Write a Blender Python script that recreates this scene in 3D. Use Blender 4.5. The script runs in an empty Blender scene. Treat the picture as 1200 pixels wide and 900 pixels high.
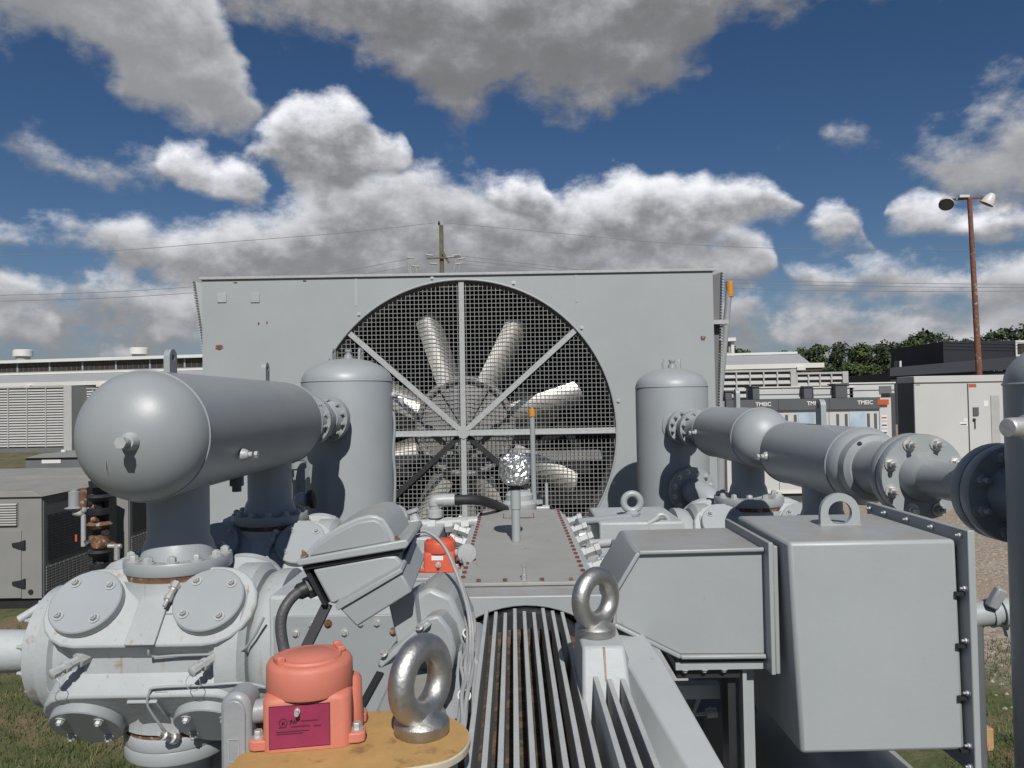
import bpy, bmesh, math, random
from mathutils import Vector, Matrix, Quaternion
R = math.radians
PI = math.pi
sc = bpy.context.scene
C = sc.collection
random.seed(7)
# ------------------------------------------------------------------ camera
E = 2.4                                     # eye height
cd = bpy.data.cameras.new('camera'); cam = bpy.data.objects.new('camera', cd); C.objects.link(cam)
cd.sensor_width = 36; cd.lens = 27.0; cd.clip_start = 0.05; cd.clip_end = 3000
CAMROT = Matrix.Rotation(R(90 + 1.3), 4, 'X') @ Matrix.Rotation(R(-1.0), 4, 'Z')
cam.matrix_world = Matrix.Translation((0, 0, E)) @ CAMROT
sc.camera = cam
def at(px, py, Y):                          # point of the place at depth Y seen at (px, py) of a 1200x900 sheet
    d = CAMROT.to_3x3() @ Vector(((px - 600) / 900, (450 - py) / 900, -1))
    d *= Y / d.y
    return Vector((d.x, Y, E + d.z))
def azel(px, py):
    d = (CAMROT.to_3x3() @ Vector(((px - 600) / 900, (450 - py) / 900, -1))).normalized()
    return math.atan2(d.x, d.y), math.asin(d.z)
# ------------------------------------------------------------------ light
SUN_EL, SUN_AZ = 43.0, 6.0                 # azimuth: degrees to the right of straight behind the camera
sdir = Vector((math.sin(R(SUN_AZ)) * math.cos(R(SUN_EL)), -math.cos(R(SUN_AZ)) * math.cos(R(SUN_EL)), math.sin(R(SUN_EL))))
sl = bpy.data.lights.new('sun', 'SUN'); sl.energy = 4.6; sl.angle = R(0.53); sl.color = (1, 0.97, 0.92)
so = bpy.data.objects.new('sun', sl); C.objects.link(so)
so.rotation_euler = (-sdir).to_track_quat('-Z', 'Y').to_euler()
sc.view_settings.view_transform = 'Standard'; sc.view_settings.look = 'None'
sc.view_settings.exposure = 0.08; sc.view_settings.gamma = 1.0; sc.view_settings.use_curve_mapping = False
# ------------------------------------------------------------------ sky with clouds
W = bpy.data.worlds.new('World'); sc.world = W; W.use_nodes = True
nt = W.node_tree; N = nt.nodes; L = nt.links; N.clear()
def nn(tree, t, **kw):
    n = tree.nodes.new(t)
    for k, v in kw.items(): setattr(n, k, v)
    return n
def mth(tree, op, a, b=None, c=None, clamp=False):
    n = tree.nodes.new('ShaderNodeMath'); n.operation = op; n.use_clamp = clamp
    for i, v in enumerate((a, b, c)):
        if v is None: continue
        if isinstance(v, (int, float)): n.inputs[i].default_value = v
        else: tree.links.new(v, n.inputs[i])
    return n.outputs[0]
# cloud decks: outline of top and base (px, top, base) turned into directions of the sky; top below base = gap
def gap(px, y): return (px, y + 14, y - 14)
DECKS = [
 # (outline, lit top, shaded base, edge softness)
 ([(-90,318,425),(0,322,425),(80,336,425),(150,310,425),(240,300,425),(420,320,425),(830,352,425),(900,362,425),(960,356,425),(1040,352,425),(1120,346,425),(1200,350,425),(1300,345,425)], .42, .25, 2.4),
 ([(-90,362,404),(0,364,403),(30,362,404),(58,372,402),(74,384,396),gap(84,392),gap(100,412),(112,408,418),(135,404,420),(158,408,418),gap(172,404),(190,385,402),(225,376,402),(260,368,402),(330,360,402),gap(420,380),gap(830,372),(846,348,376),(866,344,380),(890,350,380),(920,374,410),(960,368,412),(1000,361,414),(1035,364,414),(1075,374,414),(1125,382,414),(1170,364,414),(1280,352,414)], .62, .28, 1.1),
 ([(-90,330,352),(0,328,352),(40,326,354),(66,334,352),gap(80,345),(94,332,354),(120,326,358),(150,324,374),(200,328,384),(260,336,384),(340,345,384),gap(420,360),gap(915,322),(930,314,331),(946,312,334),(968,324,336),(992,326,340),(1012,312,348),(1040,303,352),(1068,301,354),(1098,310,352),(1130,318,352),(1165,310,362),(1200,302,368),(1300,300,368)], .74, .28, 1.1),
 ([(-90,284,284),(0,268,292),(60,262,296),(130,268,302),(160,262,330),(210,258,345),(255,246,352),(300,240,356),(345,226,356),(400,206,356),(470,194,356),(520,198,356),(560,204,356),(590,216,352),(630,236,350),(700,262,348),(790,264,340),(860,264,334),(895,272,328),(912,286,318),gap(926,302),gap(1300,302)], .76, .25, 1.15),
 ([gap(-90,170),gap(10,172),(36,176,184),(70,176,200),(120,183,214),(168,196,218),(198,203,214),gap(216,208),gap(955,172),(976,166,174),(994,163,178),(1008,168,178),gap(1024,174),gap(1046,186),(1064,180,198),(1090,165,216),(1120,155,234),(1150,145,248),(1180,125,262),(1205,108,268),(1300,80,270)], .52, .30, 1.7),
 ([gap(-90,180),gap(270,180),(288,160,182),(304,146,196),(330,126,214),(352,114,228),(402,112,232),(426,128,226),(442,148,216),(468,158,202),gap(486,184),gap(560,224),(582,216,236),(600,204,252),(630,202,284),(654,224,296),(668,214,304),(692,204,310),(720,196,314),(746,200,314),(776,194,312),(802,202,304),(830,203,292),(852,212,278),(882,205,272),(906,212,266),(930,232,256),gap(950,246),gap(1300,246)], .95, .23, .7),
 ([gap(-90,200),gap(176,200),(194,190,208),(212,181,226),(252,175,246),(292,180,250),(316,204,240),gap(332,222),gap(920,266),(944,262,278),(964,244,288),(990,238,290),(1016,254,286),gap(1034,262),(1046,236,264),(1066,225,273),(1092,231,276),(1114,246,270),(1150,250,274),(1200,240,280),(1300,236,280)], .95, .29, .75),
 ([gap(-90,-40),gap(238,-40),(262,-90,8),(300,-90,32),(400,-90,62),(470,-90,88),(502,-90,118),(540,-90,150),(566,-90,132),(590,-90,104),(622,-90,112),(680,-90,134),(740,-90,130),(790,-90,98),(834,-90,70),(846,-90,40),(880,-90,24),(945,-90,14),(966,-90,-10),(1010,-90,0),(1060,-90,6),(1110,-90,-4),gap(1150,-60),gap(1300,-60)], .54, .20, 1.35),
 ([(-90,-120,30),(0,-120,34),(40,-120,48),(92,-120,64),(132,-120,94),(160,-120,132),(200,-80,146),(238,-30,154),(262,20,164),(284,66,160),(298,104,146),gap(314,124),gap(1300,124)], .60, .29, 1.3)]
AZM, ELM = .66, .56
nt_ = nt
def noise(vec, scale, detail, rough, sc3=(1, 1, 1.5), off=(0, 0, 0)):
    m = nt.nodes.new('ShaderNodeMapping'); m.inputs['Scale'].default_value = sc3; m.inputs['Location'].default_value = off
    L.new(vec, m.inputs['Vector'])
    n = nt.nodes.new('ShaderNodeTexNoise'); n.inputs['Scale'].default_value = scale; n.inputs['Detail'].default_value = detail; n.inputs['Roughness'].default_value = rough
    L.new(m.outputs[0], n.inputs['Vector']); return n
def ma(op, a, b=None, c=None, clamp=False): return mth(nt, op, a, b, c, clamp)
def smooth(v, lo, hi):
    n = nn(nt, 'ShaderNodeMapRange', interpolation_type='SMOOTHSTEP'); L.new(v, n.inputs[0]); n.inputs[1].default_value = lo; n.inputs[2].default_value = hi; return n.outputs[0]
tc = nn(nt, 'ShaderNodeTexCoord'); D = tc.outputs['Generated']
nw = noise(D, 13, 2, .5)
wv = nn(nt, 'ShaderNodeVectorMath', operation='MULTIPLY_ADD'); L.new(nw.outputs['Color'], wv.inputs[0]); wv.inputs[1].default_value = (.05, .05, .05); wv.inputs[2].default_value = (-.025, -.025, -.025)
wa = nn(nt, 'ShaderNodeVectorMath', operation='ADD'); L.new(D, wa.inputs[0]); L.new(wv.outputs[0], wa.inputs[1])
sx = nn(nt, 'ShaderNodeSeparateXYZ'); L.new(wa.outputs[0], sx.inputs[0])
az = ma('ARCTAN2', sx.outputs[0], sx.outputs[1]); el = ma('ARCSINE', sx.outputs[2])
aN = ma('MULTIPLY_ADD', az, .5 / AZM, .5)
n1 = noise(D, 15, 9, .60).outputs['Fac']
n1s = noise(D, 15, 5, .60, off=(-.010 , 0, .034)).outputs['Fac']     # the same billows a step towards the sun
emb = ma('SUBTRACT', n1, n1s)
nz_ = ma('SUBTRACT', n1, .5)
base = None
sky = nn(nt, 'ShaderNodeTexSky', sky_type='NISHITA', sun_disc=False)
sky.sun_elevation = R(SUN_EL); sky.sun_rotation = R(180 - SUN_AZ); sky.air_density = 1.0; sky.dust_density = .4; sky.ozone_density = 3.0; sky.altitude = 50
SKYS = .085
hs = nn(nt, 'ShaderNodeHueSaturation'); hs.inputs['Saturation'].default_value = 1.2; hs.inputs['Value'].default_value = .54; L.new(sky.outputs[0], hs.inputs['Color'])
tn_ = nn(nt, 'ShaderNodeVectorMath', operation='MULTIPLY'); L.new(hs.outputs[0], tn_.inputs[0]); tn_.inputs[1].default_value = (.98, .945, 1.02)
hz = nn(nt, 'ShaderNodeMix', data_type='RGBA'); L.new(ma('MULTIPLY', smooth(el, .16, -.01), .75), hz.inputs[0]); L.new(tn_.outputs[0], hz.inputs[6]); hz.inputs[7].default_value = (.155 / SKYS, .20 / SKYS, .27 / SKYS, 1)
col = hz.outputs[2]
def over(col, alpha, bright, tint=(1, .995, 1.0)):
    c = nn(nt, 'ShaderNodeVectorMath', operation='SCALE'); c.inputs[0].default_value = tuple(t_ / SKYS for t_ in tint); L.new(bright, c.inputs['Scale'])
    m = nn(nt, 'ShaderNodeMix', data_type='RGBA'); L.new(alpha, m.inputs[0]); L.new(col, m.inputs[6]); L.new(c.outputs[0], m.inputs[7]); return m.outputs[2]
# broken cloud over the rest of the sky
ng = noise(D, 2.6, 4, .55, (1, 1, 1.6), (3, 1, 7)).outputs['Fac']
azu = ma('ABSOLUTE', az)
outm = ma('MAXIMUM', ma('MULTIPLY_ADD', azu, 7, -7 * (AZM - .02), clamp=True), ma('MULTIPLY_ADD', el, 7, -7 * (ELM - .03), clamp=True))
ga = ma('MULTIPLY', smooth(ma('MULTIPLY_ADD', nz_, .35, ng), .56, .66), outm)
col = over(col, ga, ma('MULTIPLY_ADD', emb, 1.2, .32))
E0 = .12                                    # shift so that values in the curve stay positive
for outline, bt, bb, soft in DECKS:
    rc = nn(nt, 'ShaderNodeRGBCurve'); mp = rc.mapping; mp.use_clip = False
    cc_ = nn(nt, 'ShaderNodeCombineXYZ')
    for ch in range(3): L.new(aN, cc_.inputs[ch])
    L.new(cc_.outputs[0], rc.inputs['Color'])
    for ch in (0, 1):
        cur = mp.curves[ch]; pts = []
        for q in outline:
            a0, e0 = azel(q[0], q[1 + ch]); pts.append((min(1, max(0, a0 * .5 / AZM + .5)), (e0 + E0) / (ELM + .3)))
        pts = sorted(pts); u_ = [pts[0]]
        for p in pts[1:]:
            if p[0] > u_[-1][0] + .002: u_.append(p)
        cur.points[0].location = u_[0]; cur.points[1].location = u_[-1]
        for p in u_[1:-1]: cur.points.new(*p)
    mp.update()
    sp = nn(nt, 'ShaderNodeSeparateXYZ'); L.new(rc.outputs[0], sp.inputs[0])
    K = ELM + .3
    ue = ma('MULTIPLY_ADD', el, 1 / K, E0 / K)
    dt = ma('SUBTRACT', sp.outputs[0], ue); db = ma('SUBTRACT', ue, sp.outputs[1])
    din = ma('MINIMUM', dt, db)
    f = ma('MULTIPLY_ADD', nz_, .115 * soft, din)
    al = smooth(f, -.012 * soft, .030 * soft)
    inside = ma('SUBTRACT', 1.0, outm)
    al = ma('MULTIPLY', al, inside)
    rel = ma('DIVIDE', db, ma('MAXIMUM', ma('ADD', dt, db), .02))          # 0 base .. 1 top
    lit = ma('ADD', ma('MULTIPLY_ADD', rel, 1.15, -.22), ma('MULTIPLY', emb, 1.55))
    edge = ma('MULTIPLY_ADD', ma('MINIMUM', f, .06), -7.0, .24)             # thin rims are brighter
    lit = smooth(ma('ADD', lit, edge), -.15, 1.25)
    br = ma('MAXIMUM', ma('ADD', ma('MULTIPLY_ADD', lit, bt - bb, bb), ma('MULTIPLY_ADD', emb, .10, ma('MULTIPLY', nz_, -.05))), .09)
    col = over(col, al, br, (.975, .985, 1.035))
bg = nn(nt, 'ShaderNodeBackground'); bg.inputs['Strength'].default_value = SKYS; L.new(col, bg.inputs['Color'])
wo = nn(nt, 'ShaderNodeOutputWorld'); L.new(bg.outputs[0], wo.inputs[0])
# ------------------------------------------------------------------ materials
M = {}
ALB = .80                                   # one factor for all paints, set against the sun's strength
def mat(name, col, rough=.5, metal=0, var=.12, vs=3.0, bump=0.0, bs=60, col2=None, c2a=0.0, c2s=6, spec=.5, coat=0, streak=False, runs=False, dust=0):
    if metal < .5: col = tuple(c * ALB for c in col); col2 = tuple(c * ALB for c in col2) if col2 else None
    m = bpy.data.materials.new(name); m.use_nodes = True; t = m.node_tree; b = t.nodes['Principled BSDF']
    b.inputs['Roughness'].default_value = rough; b.inputs['Metallic'].default_value = metal; b.inputs['Specular IOR Level'].default_value = spec
    if coat: b.inputs['Coat Weight'].default_value = coat; b.inputs['Coat Roughness'].default_value = .2
    tcn = t.nodes.new('ShaderNodeTexCoord'); geo = t.nodes.new('ShaderNodeNewGeometry')
    P = geo.outputs['Position']
    def nz(scale, det=5, ro=.6, sxyz=(1, 1, 1)):
        mp = t.nodes.new('ShaderNodeMapping'); mp.inputs['Scale'].default_value = sxyz; t.links.new(P, mp.inputs[0])
        n = t.nodes.new('ShaderNodeTexNoise'); n.inputs['Scale'].default_value = scale; n.inputs['Detail'].default_value = det; n.inputs['Roughness'].default_value = ro
        t.links.new(mp.outputs[0], n.inputs['Vector']); return n.outputs['Fac']
    f = nz(vs)
    mr = t.nodes.new('ShaderNodeMapRange'); mr.inputs[1].default_value = .3; mr.inputs[2].default_value = .7; t.links.new(f, mr.inputs[0])
    mx = t.nodes.new('ShaderNodeMix'); mx.data_type = 'RGBA'; t.links.new(mr.outputs[0], mx.inputs[0])
    mx.inputs[6].default_value = tuple(c * (1 - var) for c in col) + (1,); mx.inputs[7].default_value = tuple(min(1, c * (1 + var)) for c in col) + (1,)
    outc = mx.outputs[2]
    if streak:                               # dust washed down in runs
        f3 = nz(14, 4, .6, (1, 1, .07)); r3 = t.nodes.new('ShaderNodeMapRange'); r3.inputs[1].default_value = .5; r3.inputs[2].default_value = .8; r3.inputs[4].default_value = .11
        t.links.new(f3, r3.inputs[0]); m3 = t.nodes.new('ShaderNodeMix'); m3.data_type = 'RGBA'; t.links.new(r3.outputs[0], m3.inputs[0]); t.links.new(outc, m3.inputs[6])
        m3.inputs[7].default_value = (.30, .27, .22, 1); outc = m3.outputs[2]
    if dust:
        sn = t.nodes.new('ShaderNodeSeparateXYZ'); t.links.new(geo.outputs['Normal'], sn.inputs[0])
        r5 = t.nodes.new('ShaderNodeMapRange'); r5.inputs[1].default_value = .72; r5.inputs[2].default_value = .98; r5.inputs[4].default_value = dust; t.links.new(sn.outputs[2], r5.inputs[0])
        f5 = nz(9, 6, .65); d5 = t.nodes.new('ShaderNodeMapRange'); d5.inputs[1].default_value = .3; d5.inputs[2].default_value = .62; t.links.new(f5, d5.inputs[0])
        k5 = t.nodes.new('ShaderNodeMath'); k5.operation = 'MULTIPLY'; t.links.new(r5.outputs[0], k5.inputs[0]); t.links.new(d5.outputs[0], k5.inputs[1])
        m5 = t.nodes.new('ShaderNodeMix'); m5.data_type = 'RGBA'; t.links.new(k5.outputs[0], m5.inputs[0]); t.links.new(outc, m5.inputs[6]); m5.inputs[7].default_value = (.235, .215, .18, 1); outc = m5.outputs[2]
    if runs:
        f4 = nz(1, 3, .5, (38, 38, 2.2)); r4 = t.nodes.new('ShaderNodeMapRange'); r4.inputs[1].default_value = .645; r4.inputs[2].default_value = .72; r4.inputs[4].default_value = .6
        t.links.new(f4, r4.inputs[0]); m4 = t.nodes.new('ShaderNodeMix'); m4.data_type = 'RGBA'; t.links.new(r4.outputs[0], m4.inputs[0]); t.links.new(outc, m4.inputs[6]); m4.inputs[7].default_value = (.27, .19, .10, 1); outc = m4.outputs[2]
    if col2:
        f2 = nz(c2s, 7, .65); r2 = t.nodes.new('ShaderNodeMapRange'); r2.inputs[1].default_value = 1 - c2a - .04; r2.inputs[2].default_value = 1 - c2a + .04
        t.links.new(f2, r2.inputs[0]); m2 = t.nodes.new('ShaderNodeMix'); m2.data_type = 'RGBA'; t.links.new(r2.outputs[0], m2.inputs[0]); t.links.new(outc, m2.inputs[6])
        m2.inputs[7].default_value = tuple(col2) + (1,); outc = m2.outputs[2]
    if streak:
        oi = t.nodes.new('ShaderNodeObjectInfo'); ro = t.nodes.new('ShaderNodeMapRange'); ro.inputs[3].default_value = .90; ro.inputs[4].default_value = 1.08; t.links.new(oi.outputs['Random'], ro.inputs[0])
        vm = t.nodes.new('ShaderNodeVectorMath'); vm.operation = 'SCALE'; t.links.new(outc, vm.inputs[0]); t.links.new(ro.outputs[0], vm.inputs['Scale']); outc = vm.outputs[0]
    t.links.new(outc, b.inputs['Base Color'])
    rr = t.nodes.new('ShaderNodeMapRange'); rr.inputs[3].default_value = max(.05, rough - .07); rr.inputs[4].default_value = min(1, rough + .12); t.links.new(nz(vs * 2.3), rr.inputs[0]); t.links.new(rr.outputs[0], b.inputs['Roughness'])
    if bump:
        bp = t.nodes.new('ShaderNodeBump'); bp.inputs['Strength'].default_value = bump; bp.inputs['Distance'].default_value = .01; t.links.new(nz(bs, 3, .5), bp.inputs['Height']); t.links.new(bp.outputs[0], b.inputs['Normal'])
    M[name] = m; return m
GREY = (.336, .363, .376)
mat('paint', GREY, .36, var=.05, vs=4, bump=.025, bs=120, streak=True, dust=.4)
mat('paint_gloss', (.325, .350, .363), .40, var=.05, vs=3, bump=.035, bs=140, streak=True, dust=.35)
mat('paint_rough', (.40, .426, .436), .5, runs=True, var=.07, vs=6, bump=.12, bs=60, streak=True, col2=(.33, .25, .17), c2a=.30, c2s=7)
mat('paint_motor', (.348, .373, .384), .42, var=.05, vs=4, bump=.03, bs=90, streak=True, dust=.75, col2=(.22, .215, .20), c2a=.27, c2s=16)
mat('paint_rail', (.40, .42, .43), .45, var=.05, vs=6, bump=.05, bs=70, streak=True, col2=(.30, .28, .25), c2a=.30, c2s=14)
mat('paint_top', (.34, .34, .325), .55, var=.07, vs=5, bump=.08, bs=120, col2=(.28, .26, .23), c2a=.36, c2s=9)
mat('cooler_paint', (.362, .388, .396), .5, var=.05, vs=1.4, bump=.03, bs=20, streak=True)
mat('fin_paint', (.44, .455, .455), .5, var=.08, vs=14, bump=.1, bs=150)
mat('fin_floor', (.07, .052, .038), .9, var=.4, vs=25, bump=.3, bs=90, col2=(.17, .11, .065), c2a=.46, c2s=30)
mat('bolt_paint', (.40, .415, .415), .4, var=.1, vs=30)
mat('bolt_zinc', (.50, .495, .48), .4, metal=.6, var=.15, vs=60)
mat('chrome', (.43, .425, .405), .46, metal=1, var=.14, vs=30, bump=.10, bs=120)
mat('rust', (.15, .07, .035), .85, var=.35, vs=30, bump=.3, bs=120, col2=(.36, .31, .25), c2a=.42, c2s=22)
mat('rust_pole', (.17, .075, .05), .85, var=.3, vs=6, bump=.2, bs=30, col2=(.36, .33, .3), c2a=.38, c2s=5)
mat('gasket', (.31, .25, .17), .8, var=.25, vs=40)
mat('red_oxide', (.15, .05, .035), .7, var=.25, vs=60)
mat('coral', (.60, .19, .13), .6, var=.06, vs=16, bump=.06, bs=300, col2=(.72, .30, .22), c2a=.36, c2s=14)
mat('red_switch', (.62, .10, .05), .5, var=.08, vs=16)
mat('name_plate', (.30, .03, .085), .42, var=.1, vs=40)
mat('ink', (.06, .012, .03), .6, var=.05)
mat('white_label', (.72, .72, .70), .5, var=.04)
mat('tan_plate', (.47, .285, .105), .6, var=.16, vs=12, bump=.08, bs=90, col2=(.26, .15, .06), c2a=.40, c2s=10)
mat('tan_edge', (.50, .44, .33), .7, var=.15, vs=40)
mat('conduit', (.31, .325, .335), .38, var=.06, vs=18, bump=.06, bs=200)
mat('black_rubber', (.022, .022, .024), .55, var=.2, vs=20)
mat('grey_rubber', (.07, .072, .075), .5, var=.15, vs=30, bump=.15, bs=160)
mat('cable', (.33, .335, .335), .45, var=.12, vs=20)
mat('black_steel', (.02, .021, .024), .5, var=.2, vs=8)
mat('skid', (.11, .118, .125), .6, var=.15, vs=4, col2=(.16, .11, .07), c2a=.34)
mat('mesh_wire', (.26, .265, .26), .55, var=.12, vs=5)
mat('alu', (.60, .57, .52), .45, metal=.80, var=.10, vs=10, bump=.04, bs=70)
mat('hub_grey', (.23, .225, .215), .6, var=.15, vs=6)
mat('coil', (.012, .012, .012), .8, var=.3, vs=4)
mat('foil', (.66, .66, .65), .36, metal=1, var=.05, vs=20)
mat('orange_cap', (.55, .25, .03), .6, var=.15, vs=40)
mat('gen_paint', (.25, .25, .242), .5, var=.06, vs=2, bump=.03, bs=40)
mat('gen_top', (.28, .275, .255), .7, var=.1, vs=3)
mat('gen_dark', (.14, .145, .148), .6, var=.1, vs=3)
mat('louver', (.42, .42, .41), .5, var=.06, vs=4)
mat('bld_wall', (.33, .34, .35), .7, var=.06, vs=.4)
mat('bld_white', (.66, .65, .60), .6, var=.06, vs=.6)
mat('bld_roof', (.36, .37, .38), .7, var=.08, vs=.3)
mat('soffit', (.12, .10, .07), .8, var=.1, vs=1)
mat('win', (.05, .042, .035), .25, var=.35, vs=1.2)
mat('cont', (.52, .525, .51), .5, var=.04, vs=1, bump=.02, bs=8)
mat('cont_dark', (.085, .092, .10), .6, var=.08, vs=1)
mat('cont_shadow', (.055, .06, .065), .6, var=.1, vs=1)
mat('panel_film', (.42, .52, .60), .2, var=.25, vs=2.5, coat=.6)
mat('red_label', (.50, .09, .03), .5, var=.1)
mat('dark_bld', (.012, .014, .02), .6, var=.12, vs=.2)
mat('dark_bld_fascia', (.028, .031, .04), .6, var=.1, vs=.3)
mat('wood_pole', (.14, .12, .075), .9, var=.3, vs=3, bump=.3, bs=12)
mat('wire', (.20, .21, .22), .5, var=.05)
mat('porcelain', (.45, .44, .42), .3, var=.1)
mat('lumber', (.46, .28, .13), .8, var=.15, vs=8)
mat('lamp_white', (.62, .61, .57), .3, var=.05)
mat('lamp_glass', (.10, .10, .09), .2, var=.3, vs=20)
mat('bark', (.06, .045, .032), .95, var=.2, vs=2)
mat('leaf_dark', (.034, .050, .020), .75, var=.4, vs=.6)
mat('leaf_light', (.055, .085, .022), .7, var=.35, vs=.8)
mat('grass', (.075, .105, .026), .8, var=.45, vs=2.2, col2=(.19, .16, .075), c2a=.42, c2s=3)
mat('pebble', (.36, .30, .245), .85, var=.35, vs=40)
# ground: gravel yard to the right, worn grass to the left and between
def ground_mat():
    m = bpy.data.materials.new('ground_mat'); m.use_nodes = True; t = m.node_tree; b = t.nodes['Principled BSDF']; b.inputs['Roughness'].default_value = .95
    geo = t.nodes.new('ShaderNodeNewGeometry'); P = geo.outputs['Position']
    def nz(s, d=6, r=.65):
        n = t.nodes.new('ShaderNodeTexNoise'); n.inputs['Scale'].default_value = s; n.inputs['Detail'].default_value = d; n.inputs['Roughness'].default_value = r; t.links.new(P, n.inputs['Vector']); return n.outputs['Fac']
    def mix(f, a, bb):
        n = t.nodes.new('ShaderNodeMix'); n.data_type = 'RGBA'; t.links.new(f, n.inputs[0])
        for i, v in ((6, a), (7, bb)):
            if isinstance(v, tuple): n.inputs[i].default_value = v + (1,)
            else: t.links.new(v, n.inputs[i])
        return n.outputs[2]
    def rng(f, lo, hi):
        n = t.nodes.new('ShaderNodeMapRange'); n.inputs[1].default_value = lo; n.inputs[2].default_value = hi; t.links.new(f, n.inputs[0]); return n.outputs[0]
    vo = t.nodes.new('ShaderNodeTexVoronoi'); vo.inputs['Scale'].default_value = 26; t.links.new(P, vo.inputs['Vector'])
    hsv = t.nodes.new('ShaderNodeSeparateColor'); t.links.new(vo.outputs['Color'], hsv.inputs[0])
    grav = mix(hsv.outputs[0], (.16, .132, .104), (.38, .32, .26))
    grav = mix(rng(nz(.5), .4, .65), grav, (.26, .20, .145))
    gr = mix(rng(nz(7), .35, .65), (.032, .050, .012), (.085, .098, .030))
    gr = mix(rng(nz(1.1), .42, .62), gr, (.16, .115, .065))
    sp = t.nodes.new('ShaderNodeSeparateXYZ'); t.links.new(P, sp.inputs[0])
    a = mth(t, 'MULTIPLY_ADD', sp.outputs[0], .35, mth(t, 'MULTIPLY_ADD', nz(.6, 4), 2.0, -1.0))
    a = mth(t, 'MULTIPLY_ADD', sp.outputs[1], .22, mth(t, 'ADD', a, -2.75), )
    fac = rng(a, -.35, .35)
    side = rng(sp.outputs[0], 0.0, 2.0)
    fac2 = mth(t, 'MULTIPLY', fac, side)
    t.links.new(mix(fac2, gr, grav), b.inputs['Base Color'])
    bp = t.nodes.new('ShaderNodeBump'); bp.inputs['Strength'].default_value = .6; bp.inputs['Distance'].default_value = .03; t.links.new(nz(30, 4), bp.inputs['Height']); t.links.new(bp.outputs[0], b.inputs['Normal'])
    M['ground'] = m
ground_mat()
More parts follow.
